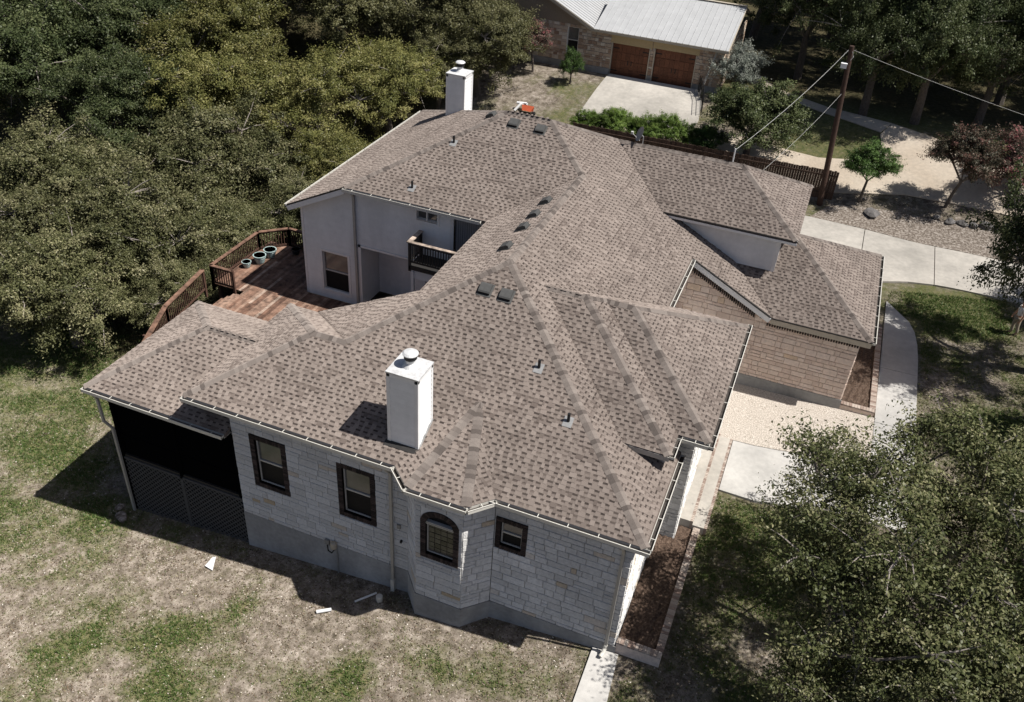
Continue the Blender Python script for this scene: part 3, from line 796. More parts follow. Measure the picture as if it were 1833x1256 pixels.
def window(M, x0, x1, z0, z1, bw=.17, arch=0, sashes=2, parent=None, brick=True, grid=None, name='window', screen=True):
    d = .13
    wf = MB()
    if brick: a, b, c, e = x0 + bw, x1 - bw, z0 + bw, z1 - bw
    else: a, b, c, e = x0, x1, z0, z1
    fw = .045
    yf = d - .045
    e2 = e
    for bx in (((a, yf, c), (a + fw, d, e2)), ((b - fw, yf, c), (b, d, e2)), ((a + fw, yf, c), (b - fw, d, c + fw)), ((a + fw, yf, e2 - fw), (b - fw, d, e2))):
        wf.box(*bx, .5, 0, M)
    zm = c + (e2 - c) * .5
    if sashes == 2: wf.box((a + fw, yf - .012, zm - .028), (b - fw, d, zm + .028), .5, 0, M)
    o = wf.build(name, MT['frame'], parent or HOUSE)
    # reveals and dark back
    rv = MB(); ym = d + .02
    rv.box((a - .02, -.01, c), (a, ym, e2), .4, 0, M); rv.box((b, -.01, c), (b + .02, ym, e2), .4, 0, M)
    rv.box((a - .02, -.01, c - .02), (b + .02, ym, c), .5, 0, M); rv.box((a - .02, -.01, e2), (b + .02, ym, e2 + .02), .4, 0, M)
    rv.build('reveal', MT['brick'] if brick else MT['white'], o)
    if grid:
        ob = MB(); nx, nz = grid
        for i in range(nx):
            for j in range(nz):
                xa, xb = a + fw + (b - a - 2 * fw) * i / nx, a + fw + (b - a - 2 * fw) * (i + 1) / nx
                za, zb = c + fw + (e2 - c - 2 * fw) * j / nz, c + fw + (e2 - c - 2 * fw) * (j + 1) / nz
                pm = MB(); pm.box((xa + .012, d - .03 - rnd.uniform(0, .008), za + .012), (xb - .012, d, zb - .012), rnd.uniform(.2, 1), 0, M)
                pm.build('glass_block', MT['obscure'], o)
        MB().box((a, d, c), (b, d + .02, e2), .5, 0, M).build('grout', MT['brick'], o)
    elif sashes == 2:
        MB().box((a + fw, d - .018, zm + .028), (b - fw, d, e2 - fw), .5, 0, M).build('pane', MT['glass'], o)
        MB().box((a + fw, d - .018, c + fw), (b - fw, d, zm - .028), .5, 0, M).build('pane', MT['insect'] if screen else MT['glass'], o)
    else:
        MB().box((a + fw, d - .018, c + fw), (b - fw, d, e2 - fw), .5, 0, M).build('pane', MT['glass'], o)
    if arch:
        ar = MB(); n = 14; xc = (a + b) / 2; hw = (b - a) / 2
        pts = [(xc + hw * math.cos(math.pi * k / n), e2 + .05 + (arch + .06) * math.sin(math.pi * k / n)) for k in range(n + 1)]
        ar.face([M @ Vector((x, d - .02, z)) for x, z in pts])
        ar.build('arched_pane', MT['insect'], o)
        hd = MB(); hd.box((a, -.01, e2 - .035), (b, d, e2 + .05), .5, 0, M); hd.build('transom', MT['frame'], o)
    if brick:
        bk = MB()
        if arch:
            st = .076; n = int((z1 - z0) / st)
            R = random.Random(5)
            for k in range(n):
                for p, q in ((x0, x0 + bw), (x1 - bw, x1)):
                    bk.box((p, -.03 - R.uniform(0, .008), z0 + k * st + .007), (q, .1, z0 + (k + 1) * st - .007), R.uniform(0, 1), 0, M)
            n = int((x1 - x0 - 2 * bw) / st)
            for k in range(n):
                h = (x1 - x0 - 2 * bw) / n
                bk.box((a + k * h + .007, -.03 - R.uniform(0, .008), z0), (a + (k + 1) * h - .007, .1, z0 + bw), R.uniform(0, 1), 0, M)
            n = 20; xc = (a + b) / 2; hw = (b - a) / 2
            for k in range(n):
                t0, t1 = math.pi * (k + .07) / n, math.pi * (k + .93) / n
                q = [(xc + (hw + r) * math.cos(t), e2 + .05 + (arch + .06 + r) * math.sin(t)) for r, t in ((-.02, t0), (bw, t0), (bw, t1), (-.02, t1))]
                cc = R.uniform(0, 1)
                fr = [M @ Vector((x, -.035, z)) for x, z in q]; bb = [M @ Vector((x, .1, z)) for x, z in q]
                bk.face(fr, cc)
                for i in range(4):
                    j = (i + 1) % 4; bk.face((fr[i], fr[j], bb[j], bb[i]), cc)
        else:
            quoin_bricks(bk, M, x0, x1, z0, z1, bw)
        tag(bk.build('brick_surround', MT['brick'], o), kind='stuff')
    return o

FY = .35
w1 = (-12.88, -11.55, 1.53, 3.74); w2 = (-9.71, -8.39, 1.55, 3.80); w4 = (-4.40, -3.43, 2.51, 3.78)
M, L = wframe((-13.545, FY), (-7.28, FY))
hl = [(w1[0] + 13.545, w1[1] + 13.545, w1[2], w1[3]), (w2[0] + 13.545, w2[1] + 13.545, w2[2], w2[3])]
stone_wall('front_wall', (-13.545, FY), (-7.28, FY), 0, 4.66, hl, seed=2, singles=True)
for h in hl: window(M, *h)
M, L = wframe((-6.68, -.33), (-5.16, -.33))
h3 = [(.17, 1.41, 1.83, 3.9)]
stone_wall('bay_wall', (-6.68, -.33), (-5.16, -.33), 0, 4.66, h3, seed=3, singles=True)
window(M, .17, 1.41, 1.83, 3.48, arch=.28, sashes=1, grid=(4, 6))
sp_ = MB(); n = 16; xc, hw_ = .79, .62
for k in range(n):
    t0, t1 = math.pi * k / n, math.pi * (k + 1) / n
    q = [(xc + hw_ * math.cos(t), 3.36 + .50 * math.sin(t)) for t in (t0, t1)]
    sp_.face([M @ Vector((x, .0, z)) for x, z in (q[0], (q[0][0], 3.905), (q[1][0], 3.905), q[1])], .5)
sp_.build('spandrel', MT['limestone'], HOUSE)
stone_wall('bay_side_wall', (-7.28, FY), (-6.68, -.33), 0, 4.66, seed=4, singles=True)
stone_wall('bay_side_wall', (-5.16, -.33), (-4.45, FY), 0, 4.66, seed=5, singles=True)
M, L = wframe((-4.45, FY), (-.35, FY))
h4 = [(.05, 1.02, 2.51, 3.78)]
stone_wall('front_wall', (-4.45, FY), (-.35, FY), 0, 4.66, h4, seed=6, singles=True)
window(M, *h4[0], bw=.15)
stone_wall('side_wall', (-.35, FY), (-.35, 3.3), 0, 4.66, seed=7)
stone_wall('side_wall', (-.35, 3.3), (-.35, 5.3), 0, 5.45, seed=12)
MB().box((-1.6, 3.26, 4.6), (-.36, 3.32, 5.5)).build('step_wall', MT['soffit'], HOUSE)
stone_wall('entry_wall', (-.35, 5.3), (.3, 5.3), 0, 5.45, seed=8)
stone_wall('entry_side_wall', (.3, 5.3), (.3, 10.7), 0, 5.45, seed=9)
# garage wing in the same limestone, warm bounce light painted into its tan
def gtop(x):
    X = x - 2.4
    return min(max(4.81 - .503 * X - .26, 3.9), 5.6) if X < 1.45 else 3.9
stone_wall('garage_wall', (-2.4, 14.85), (4.92, 14.85), .9, 5.3, kind='tan_limestone', mort='tan_mortar', seed=10, top=gtop, ws=(.22, .62))
stone_wall('garage_side_wall', (4.92, 14.85), (4.92, 21.8), .9, 3.9, kind='tan_limestone', mort='tan_mortar', seed=11)
dn = MB()
k = 0
while 1.32 + k * .1 < 4.9:
    x = 1.32 + k * .1; dn.box((x, 14.77, 3.50), (x + .062, 14.86, 3.60), rnd.uniform(0, 1)); k += 1
k = 0
while k < 32:
    X = -2.0 + k * .088; zt = 4.81 - .503 * X - .52
    dn.box((X, 14.77, zt - .20), (X + .055, 14.86, zt - .02), rnd.uniform(0, 1)); k += 1
tag(dn.build('brick_dentil', MT['brick'], HOUSE), kind='stuff')
# foundation
fp = [(-13.55, FY), (-7.29, FY), (-6.69, -.34), (-5.15, -.34), (-4.44, FY), (-.34, FY), (-.34, 5.29), (.31, 5.29), (.31, 10.7)]
for a, b in list(zip(fp, fp[1:])) + [((-2.4, 14.85), (4.93, 14.85)), ((4.93, 14.85), (4.93, 21.8))]:
    M, L = wframe(a, b)
    MB().box((0, -.03, -3.0 if a[1] < 14 else -.5), (L + .03, .2, -.001 if a[1] < 14 else .899), .5, 0, M).build('foundation', MT['concrete'], HOUSE)

def siding_wall(name, p0, p1, z0, top, holes=(), parent=None, ex=.15, corner=True, zmax=None):
    """horizontal lap boards, each board a wedge"""
    M, L = wframe(p0, p1); mb = MB(); z = z0
    zt = zmax or max(top(x * L / 10) for x in range(11))
    while z < zt - .01:
        h = min(ex, zt - z)
        iv = [(0, L)]
        for hx0, hx1, hz0, hz1 in holes:
            if hz0 < z + h * .5 < hz1:
                nv = []
                for a, b in iv:
                    if hx1 <= a or hx0 >= b: nv.append((a, b)); continue
                    if hx0 > a: nv.append((a, hx0))
                    if hx1 < b: nv.append((hx1, b))
                iv = nv
        for a, b in iv:
            n = max(1, int((b - a) / .6)); 
            for i in range(n):
                xa, xb = a + (b - a) * i / n, a + (b - a) * (i + 1) / n
                za, zb_ = min(z + h, top(xa)), min(z + h, top(xb))
                if za <= z + .002 and zb_ <= z + .002: continue
                za, zb_ = max(za, z + .001), max(zb_, z + .001)
                c = rnd.uniform(.3, .7)
                mb.face([M @ Vector(p) for p in ((xa, -.026, z), (xb, -.026, z), (xb, .0, zb_), (xa, .0, za))], c)
                mb.face([M @ Vector(p) for p in ((xa, .01, z), (xb, .01, z), (xb, -.018, z), (xa, -.018, z))], c)
        z += h
    o = mb.build(name, MT['siding'], parent or HOUSE)
    if corner:
        c = MB()
        for x in (0, L):
            zc = top(min(max(x, .01), L - .01)); c.box((x - .05 if x else -.02, -.035, z0), (x + .02 if x else .09, .03, zc), .5, 0, M)
        c.build('corner_board', MT['white'], o)
    return o
TY = 12.09
def ttop(x):
    X = x - 18.39
    return min(5.437 + .503 * (X + 18.76) - .2, 6.68)
hs = [(2.85, 5.25, 1.0, 4.0), (5.49, 6.41, 6.0, 6.40), (7.15, 8.6, 4.5, 6.36), (.90, 2.17, 1.42, 3.34), (5.9, 8.9, 1.0, 3.9)]
siding_wall('siding_wall', (-18.39, TY), (-9.3, TY), 1.0, ttop, hs)
M, L = wframe((-18.39, TY), (-9.3, TY))
window(M, *hs[3], brick=False); window(M, *hs[1], brick=False, sashes=1)
class Boxes:
    def __init__(s, name, m_): s.n, s.m = name, m_
    def box(s, *a): MB().box(*a).build(s.n, MT[s.m], HOUSE); return s
tb = Boxes('trim_board', 'white'); tb.box((5.93, -.02, 6.0), (5.98, .1, 6.4), .5, 0, M); 
for h in (hs[3],):
    for bx in (((h[0] - .11, -.035, h[2] - .11), (h[0], .0, h[3] + .11)), ((h[1], -.035, h[2] - .11), (h[1] + .11, .0, h[3] + .11)), ((h[0], -.035, h[2] - .11), (h[1], .0, h[2])), ((h[0], -.035, h[3]), (h[1], .0, h[3] + .11))):
        tb.box(*bx, .5, 0, M)
tb.box((2.72, -.04, 1.0), (2.85, .02, 4.1), .5, 0, M); tb.box((2.72, -.04, 4.0), (5.3, .0, 4.1), .5, 0, M); tb.box((6.45, -.035, 5.9), (6.53, 0, 6.6), .5, 0, M); tb.box((7.0, -.035, 4.5), (7.14, .02, 6.5), .5, 0, M)
dr = MB(); dr.box((7.15, .10, 4.5), (8.6, .12, 6.36), .5, 0, M)
d_ = dr.build('balcony_door', MT['glass'], HOUSE)
cu = MB()
for i in range(14):
    x = 7.22 + i * .095; cu.box((x, .085 + .008 * (i % 2), 4.55), (x + .075, .1, 6.33), .5, 0, M)
cu.build('curtain', MT['curtain'], d_)
# recess below: side and back walls, lower doors
siding_wall('recess_wall', (-15.54, TY + 1.5), (-9.4, TY + 1.5), 1.0, lambda x: 4.0, [(3.6, 5.2, 1.0, 3.3)], corner=False)
rc = Boxes('recess_lining', 'siding'); rc.box((2.78, .02, 1.0), (2.84, 1.5, 4.0), .5, 0, M); rc.box((2.78, .02, 4.0), (9.0, 1.6, 4.06), .5, 0, M); rc.box((5.25, -.02, 1.0), (5.9, .12, 4.0), .5, 0, M)
MB().box((6.4, 1.50, 1.0), (8.0, 1.54, 3.3), .5, 0, M).build('patio_door', MT['glass'], HOUSE)
siding_wall('left_wall', (-18.39, 24.1), (-18.39, TY), -2.5, lambda x: 5.3, corner=False)
hw = Boxes('rear_wall', 'siding')
M2, L2 = wframe((-18.39, TY), (-9.3, TY)); hw.box((0, .03, -3), (9.0, .2, .999), .5, 0, M2)
hw.box((-9.5, 5.5, -1.5), (-9.3, 12.1, 6.6)); hw.box((-13.5, 5.4, -2), (-9.3, 5.6, 4.6)); hw.box((-13.52, .40, -2.0), (-13.4, 5.5, 4.6)); hw.box((-2.5, 10.7, -.5), (-2.4, 14.9, 5.6)); hw.box((-2.5, 10.6, -.5), (.3, 10.7, 5.4)); hw.box((4.7, 21.7, -.3), (4.9, 21.8, 3.9)); hw.box((-18.3, 24.0, -2.5), (-6.8, 24.1, 5.3)); hw.box((-6.8, 21.6, -.5), (4.9, 21.7, 3.9))
# clerestory wall over the garage
def dtop(x): return 6.58
siding_wall('dormer_wall', (-3.75, 16.46), (1.0, 16.46), 4.6, dtop, corner=False)
MB().box((.90, 16.42, 4.75), (1.03, 16.55, 6.58)).build('corner_board', MT['white'], HOUSE)
siding_wall('dormer_side_wall', (1.0, 16.46), (1.0, 21.6), 4.6, dtop, corner=False)

# balcony
BAL = MB().box((-12.7, 10.95, 4.28), (-9.95, 12.05, 4.45)).build('balcony', MT['drip'], HOUSE)
bm2 = MB()
for p in ((-12.66, 11.0), (-12.66, 11.98)): bm2.box((p[0] - .05, p[1] - .05, 4.2), (p[0] + .05, p[1] + .05, 5.5))
bm2.box((-12.7, 10.97, 4.60), (-9.95, 11.03, 4.66)); bm2.box((-12.70, 10.97, 5.40), (-9.95, 11.03, 5.46))
bm2.box((-12.69, 11.0, 4.60), (-12.63, 12.05, 4.66)); bm2.box((-12.69, 11.0, 5.40), (-12.63, 12.05, 5.46))
bm2.build('rail', MT['drip'], BAL)
hr = MB(); hr.box((-12.76, 10.91, 5.50), (-9.95, 11.07, 5.54), .95); hr.box((-12.76, 11.07, 5.50), (-12.58, 12.05, 5.54), .95); hr.build('handrail', MT['deckwood'], BAL)
BLM = MB().box((-.018, -.018, 4.60), (.018, .018, 5.46)).mesh('baluster', MT['drip'])
for i in range(23): place('baluster', BLM, BAL, Matrix.Translation((-12.55 + i * .115, 11.0, 0)))
for i in range(8): place('baluster', BLM, BAL, Matrix.Translation((-12.66, 11.1 + i * .115, 0)))
MB().box((-12.6, 11.05, 3.85), (-10.2, 11.15, 4.28)).box((-12.62, 11.0, 1.0), (-12.5, 11.12, 4.28)).build('beam', MT['white'], BAL)

# ------------------------------------------------------------------ chimneys, vents, pipes
def slope_frame(fn, p):
    e, s, n = frame_of(F[fn]); M = Matrix((e, s, n)).transposed().to_4x4(); M.translation = Vector(p); return M
def chimney(x0, y0, x1, y1, zb, zt, label):
    t = MB(); t.box((x0 - .04, y0 - .04, zt - .05), (x1 + .04, y1 + .04, zt)).build
    body = None
    for k, (a, b) in enumerate((((x0, y0), (x1, y0)), ((x1, y0), (x1, y1)), ((x1, y1), (x0, y1)), ((x0, y1), (x0, y0)))):
        o = siding_wall('chimney' if body is None else 'siding_face', a, b, zb, lambda x: zt - .05, parent=body, ex=.16, corner=False)
        if body is None: body = o
    body['label'] = label
    cb = MB()
    for x in (x0, x1):
        for y in (y0, y1): cb.box((x - (.03 if x == x0 else .075), y - (.03 if y == y0 else .075), zb), (x + (.075 if x == x0 else .03), y + (.075 if y == y0 else .03), zt - .05))
    cb.build('corner_board', MT['white'], body)
    tm = MB(); tm.box((x0 - .02, y0 - .03, zt - .16), (x1 + .02, y0 - .005, zt - .05)); tm.box((x1 + .005, y0 - .02, zt - .16), (x1 + .03, y1 + .02, zt - .05)); tm.build('trim', MT['white'], body)
    c = MB(); c.box((x0 - .045, y0 - .045, zt - .05), (x1 + .045, y1 + .045, zt)); c.build('chase_cover', MT['galv'], body)
    xm, ym = (x0 + x1) / 2, (y0 + y1) / 2 + .05
    MB().lathe((xm, ym, zt), [(.25, 0), (.21, .05), (.14, .12), (.13, .28)], 20).build('flue', MT['galv'], body)
    MB().lathe((xm, ym, zt + .24), [(.17, 0), (.19, .03), (.19, .16), (.17, .17)], 20).build('screen_band', MT['black'], body)
    MB().lathe((xm, ym, zt + .40), [(.225, 0), (.23, .03), (.18, .07), (.02, .10)], 20).build('rain_cap', MT['galv'], body)
    if y0 < 5:
        M = slope_frame('main_front', ((x0 + x1) / 2, y0 - .02, ZE + P_ * (y0 - .02)))
        MB().box((-(x1 - x0) / 2 - .1, -.16, .026), ((x1 - x0) / 2 + .1, .02, .034), .5, 0, M).build('apron_flashing', MT['drip'], body)
        for sx in (-1, 1): MB().box((sx * (x1 - x0) / 2 - .07, .0, .026), (sx * (x1 - x0) / 2 + .07, 1.05, .033), .5, 0, M).build('step_flashing', MT['lead'], body)
    return body
chimney(-8.0, .60, -7.07, 1.50, 4.9, 7.66, 'white sided chimney rising through the front slope')
chimney(-15.56, 20.5, -14.66, 21.4, 6.9, 9.12, 'white sided chimney behind the rear ridge')

def vent_mesh():
    v = MB()
    v.box((-.24, -.25, .02), (.24, .25, .03), .5, 0)
    pr = [(-.17, .03), (-.17, .12), (-.12, .15), (.14, .16), (.2, .13), (.2, .03)]
    # hood, its mouth facing down the slope
    a = [(-.19, y, z) for y, z in pr]; b = [(.19, y, z) for y, z in pr]
    for i in range(len(pr) - 1):
        if i == 0: v.face((a[0], b[0], b[1], a[1]), .5, 1)
        else: v.face((a[i], b[i], b[i + 1], a[i + 1]), .5, 0)
    v.face(a, .5, 0); v.face(b[::-1], .5, 0)
    return v.mesh('roof_vent', [MT['darkmetal'], MT['black']])
VM = vent_mesh()
for fn, p in (('main_front', (-7.22, 5.72, 7.69)), ('main_front', (-6.50, 5.70, 7.68)), ('main_left', (-7.53, 8.17, 7.945)), ('main_left', (-7.53, 9.78, 7.945)), ('main_left', (-7.53, 10.9, 7.945)), ('main_left', (-7.53, 12.15, 7.945)),
              ('rb_front', (-10.46, 16.13, 9.09)), ('rb_front', (-9.28, 16.1, 9.075)), ('rb_left', (-11.72, 16.73, 8.98))):
    place('roof_vent', VM, HOUSE, slope_frame(fn, p))
for fn, (x, y, z) in (('main_front', (-4.62, 3.80, 6.722)), ('main_front', (-3.2, 2.55, 6.093)), ('rb_front', (-13.2, 12.3, 7.162)), ('rb_front', (-12.5, 14.68, 8.36))):
    pp = MB().lathe((x, y, z - .05), [(.045, 0), (.045, .36)], 10).build('vent_pipe', MT['black'], HOUSE)
    M = slope_frame(fn, (x, y, z)); MB().box((-.14, -.18, .026), (.14, .16, .032), .5, 0, M).build('flashing', MT['lead'], pp)
dish = MB()
dc = Vector((-5.75, 19.0, 8.62))
aim = Vector((-.75, -.45, .35)).normalized(); q_ = aim.to_track_quat('Z', 'Y').to_matrix()
rings = []
for r, z in ((.0, 0), (.12, .008), (.22, .03), (.30, .06)):
    rings.append([dc + q_ @ Vector((r * math.cos(t * math.pi / 9), r * 1.1 * math.sin(t * math.pi / 9), z)) for t in range(18)])
for k in range(3):
    for t in range(18): dish.face((rings[k][t], rings[k][(t + 1) % 18], rings[k + 1][(t + 1) % 18], rings[k + 1][t]))
DO = dish.build('satellite_dish', MT['lead'], None)
tag(DO, 'small round satellite dish on an arm at the ridge above the garage wing', 'satellite dish')
MB().tube([dc + aim * -.02, dc + Vector((.12, .02, -.1)), dc + Vector((.12, .02, -.45))], .025, 8).build('mast', MT['lead'], DO)
MB().tube([dc + Vector((0, 0, -.3)), dc + aim * .42 + Vector((0, 0, -.1))], .014, 6).box(tuple(dc + aim * .42 + Vector((-.05, -.05, -.14))), tuple(dc + aim * .42 + Vector((.05, .05, -.03)))).build('feed_arm', MT['cable'], DO)

# downspouts
def downspout(pts, c='greydown', w_=.09):
    mb = MB()
    for a, b in zip(pts, pts[1:]):
        d = (Vector(b) - Vector(a)).normalized() * .03
        mb.bar(Vector(a) - d, Vector(b) + d, w_, .075, .5, 0, up=(0, 1, 0) if abs(d.x) < .02 else (1, 0, 0))
    o = mb.build('downspout', MT[c], HOUSE)
    return o
downspout([(-7.80, -.08, 4.66), (-7.80, .12, 4.36), (-7.80, .24, 4.2), (-7.80, .24, -.9)])
MB().box((-7.86, .17, -1.25), (-7.74, .31, -.55)).build('downspout_boot', MT['cream'], HOUSE)
downspout([(-.60, -.08, 4.64), (-.60, .15, 4.3), (-.60, .24, 4.1), (-.60, .24, .02)])
MB().tube([(-.60, .24, .05), (-.60, .22, -.08), (-.62, .10, -.18), (-.66, -.02, -.22)], .062, 10).build('downspout_elbow', MT['cream'], HOUSE)
downspout([(-18.70, -.02, 3.50), (-18.70, .05, 3.3), (-18.66, .05, 2.35), (-18.55, .22, 1.95), (-18.62, .30, -2.1)])
downspout([(-15.75, 11.6, 6.68), (-15.75, 11.9, 6.5), (-15.75, 12.0, 6.4), (-15.75, 12.0, 1.1)], w_=.1)
# meter, conduit, hose bib on the front wall
me_ = MB().box((-10.33, .24, -.05), (-10.17, .34, .16)).build('junction_box', MT['lead'], HOUSE)
mt_ = MB().lathe((-9.98, .23, -.06), [(.10, 0), (.11, .08), (.11, .22), (.06, .26)], 14).build('utility_meter', MT['beige'], HOUSE)
MB().tube([(-10.2, .2, 0), (-10.16, .16, -.2), (-10.02, .15, -.25), (-9.94, .2, -.1)], .022, 8).build('cable_loop', MT['black'], HOUSE)
MB().tube([(-9.9, .28, .0), (-9.9, .28, -1.4)], .025, 8).build('conduit', MT['lead'], HOUSE)
MB().box((-7.64, .28, 1.86), (-7.52, .34, 2.02)).build('outlet_box', MT['lead'], HOUSE)
MB().box((-7.53, .25, 1.28), (-7.47, .34, 1.36)).build('hose_tap', MT['black'], HOUSE)

# ------------------------------------------------------------------ screened porch
PO = MB().box((-18.75, .42, .45), (-13.56, 5.7, .60)).build('porch_floor', MT['drip'], HOUSE)
for x, y in ((-18.6, .48), (-18.6, 5.6), (-16.1, .48), (-13.65, .48)):
    MB().box((x - .07, y - .07, -2.6), (x + .07, y + .07, 3.5)).build('porch_post', MT['screen'], PO)
sc = MB(); sc.box((-18.5, .49, .6), (-13.6, .50, 3.46)); sc.box((-18.60, .55, .6), (-18.59, 5.6, 2.0)); sc.build('porch_screen', MT['screen'], PO)  # opaque dark screen standing in for the shaded porch interior
sc = MB(); sc.box((-18.55, .45, 1.45), (-13.6, .49, 1.52)); sc.build('screen_rail', MT['screen'], PO)
MB().box((-18.5, .48, -2.8), (-13.6, .50, .45)).build('skirt_backing', MT['screen'], PO)  # black sheet added to paint the darkness under the porch
la = MB()
z0, z1, x0, x1 = -2.7, .48, -18.55, -13.6
step = .20
for sgn in (1, -1):
    u = x0 - (z1 - z0) if sgn > 0 else x0
    while u < (x1 if sgn > 0 else x1 + (z1 - z0)):
        a, b = (u, z0), (u + sgn * (z1 - z0), z1)
        ax, az_, bx, bz = a[0], a[1], b[0], b[1]
        # clip in x
        def cl(ax, az_, bx, bz, X):
            t = (X - ax) / (bx - ax); return X, az_ + t * (bz - az_)
        lo, hi = (a, b) if ax < bx else (b, a)
        if hi[0] > x0 and lo[0] < x1:
            if lo[0] < x0: lo = cl(*lo, *hi, x0)
            if hi[0] > x1: hi = cl(*lo, *hi, x1)
            if hi[0] - lo[0] > .03: la.bar((lo[0], .40 + sgn * .006, lo[1]), (hi[0], .40 + sgn * .006, hi[1]), .008, .055)
        u += step
la.box((x0, .37, .42), (x1, .43, .50)); la.box((-16.15, .37, -2.7), (-16.05, .43, .5))
tag(la.build('lattice', MT['lattice'], PO), kind='stuff')

# ------------------------------------------------------------------ timber deck
DECK = empty('deck', (-20, 11, -1.5), 'weathered red brown timber deck behind the porch roof', 'deck')
class DBoxes(Boxes):
    def box(s, *a): MB().box(*a).build(s.n, MT[s.m], DECK); return s
fr = DBoxes('deck_frame', 'railwood'); fr.box((-22.55, 6.1, .72), (-13.6, 6.2, .96)); fr.box((-22.6, 10.7, .72), (-22.5, 15.3, .96)); fr.box((-22.5, 15.2, .72), (-18.4, 15.3, .96))
for x, y in ((-22.4, 11), (-22.4, 15), (-20.3, 15.1), (-18.6, 15.1), (-22.3, 6.3), (-18, 6.3)): fr.box((x - .08, y - .08, g(x, y) - .3), (x + .08, y + .08, .72))
nb = 62
for i in range(nb):
    x = -22.5 + i * .145
    y0 = 6.2 if x > -21.05 else 10.75
    y1 = 15.25 if x < -18.45 else 12.03
    ycut = [y0]; 
    while y1 - ycut[-1] > 3.2: ycut.append(ycut[-1] + rnd.uniform(1.8, 3.0))
    ycut.append(y1)
    for a, b in zip(ycut, ycut[1:]):
        MB().box((x + .004, a + .003, .962), (x + .139, b - .003, 1.0 + rnd.uniform(-.003, .003)), min(.9, max(0, rnd.gauss(.52, .18)))).build('deck_board', MT['deckwood'], DECK)
# stair at the left corner
for k, (z, y) in enumerate(((.80, 10.1), (.60, 9.75), (.40, 9.4))):
    MB().box((-22.3 - k * .02, 9.05, z - .04), (-21.95 + 0, 10.65, z), .75).build('stair_tread', MT['deckwood'], DECK) if False else MB().box((-21.42 - .33 * k, 8.6, z - .05), (-21.12 - .33 * k, 10.7, z), .78 - .1 * k).build('stair_tread', MT['deckwood'], DECK)
BL2 = MB().box((-.016, -.016, .0), (.016, .016, .86)).mesh('baluster', MT['railwood'])
def railing(pts, zt=.95, cap=.16, posts=True):
    """pts: (x, y, floor height)"""
    for (a, b) in zip(pts, pts[1:]):
        a, b = Vector(a), Vector(b); L = (b - a).length; d = (b - a) / L
        r = MB(); r.bar(a + Vector((0, 0, .10)), b + Vector((0, 0, .10)), .04, .09, .5); r.bar(a + Vector((0, 0, zt - .07)), b + Vector((0, 0, zt - .07)), .04, .09, .5)
        for q in ((a, b) if posts else ()): r.box((q.x - .05, q.y - .05, q.z - .35), (q.x + .05, q.y + .05, q.z + zt + .02))
        o = r.build('railing', MT['railwood'], DECK)
        MB().bar(a + Vector((0, 0, zt)), b + Vector((0, 0, zt)), cap, .04, .45).build('handrail', MT['deckwood'], o)
        n = int(L / .125)
        for k in range(1, n): place('baluster', BL2, o, Matrix.Translation(a + d * (L * k / n) + Vector((0, 0, .08))))
railing([(-21.35, 5.0, .62), (-22.1, 7.2, .85), (-22.5, 10.15, .95)], zt=1.05, cap=.2)
railing([(-21.35, 10.72, 1.0), (-22.5, 10.72, 1.0), (-22.52, 14.3, 1.0), (-21.45, 15.3, 1.0), (-18.7, 15.3, 1.0)])
def pot(x, y, r, h, m, label, cat='planter', group=None):
    o = MB().lathe((x, y, 1.005), [(r * .62, 0), (r * .72, h * .15), (r * .98, h * .75), (r * .86, h * .82), (r * 1.05, h * .88), (r * 1.08, h), (r * .92, h), (r * .9, h * .84)], 20).build('flower_pot', MT[m], None, smooth=False)
    tag(o, label, cat, group)
    MB().lathe((x, y, 1.005 + h * .78), [(r * .86, 0), (r * .6, .02), (.01, .03)], 14).build('potting_soil', MT['soil'], o)
pot(-22.05, 12.62, .21, .30, 'pot', 'smallest of three pale glazed pots along the deck rail')
pot(-21.75, 13.25, .29, .42, 'pot', 'middle one of three pale glazed pots along the deck rail')
pot(-21.65, 13.95, .29, .40, 'pot', 'pale glazed pot at the end of its row, next to the small dark pot')
pot(-20.75, 14.75, .20, .26, 'darkpot', 'small dark pot standing alone by the deck rail')

# ------------------------------------------------------------------ beds, steps, small things round the house
def planter(name, x0, y0, x1, y1, zt, label, zs):
    e = empty(name, (x0, y0, g(x0, y0)), label, 'planter')
    w_ = MB(); b = .2
    zb = min(g(x0, y0), g(x1, y0), g(x0, y1)) - .3
    w_.box((x0, y0, zb), (x1, y0 + b, zt - .07)); w_.box((x1 - b, y0 + b, zb), (x1, y1, zt - .07))
    w_.build('kerb_wall', MT['tan_limestone'], e)
    c = MB(); n = int((x1 - x0) / .11)
    for k in range(n): c.box((x0 + (x1 - x0) * k / n + .005, y0 - .02, zt - .07), (x0 + (x1 - x0) * (k + 1) / n - .005, y0 + b + .01, zt + rnd.uniform(-.006, .006)), rnd.random())
    n = int((y1 - y0 - b) / .11)
    for k in range(n): c.box((x1 - b - .01, y0 + b + (y1 - y0 - b) * k / n + .015, zt - .07), (x1 + .02, y0 + b + (y1 - y0 - b) * (k + 1) / n + .005, zt + rnd.uniform(-.006, .006)), rnd.random())
    tag(c.build('brick_coping', MT['paver_brick'], e), kind='stuff')
    s = MB(); n = 14; mth = 26
    P = [[(x0 + .01 + (x1 - b - x0 - .02) * i / n, y0 + b + .01 + (y1 - y0 - b - .02) * j / mth, zs + rnd.uniform(-.05, .04)) for i in range(n + 1)] for j in range(mth + 1)]
    for j in range(mth):
        for i in range(n): s.face((P[j][i], P[j][i + 1], P[j + 1][i + 1], P[j + 1][i]))
    s.build('mulch', MT['soil'], e)
planter('flower_bed', -.32, .37, 1.05, 6.0, .2, 'mulched flower bed with brick coping below the front corner of the house', .10)
planter('flower_bed', 4.96, 14.86, 6.30, 21.8, .74, 'mulched flower bed with brick coping beside the garage corner', .64)
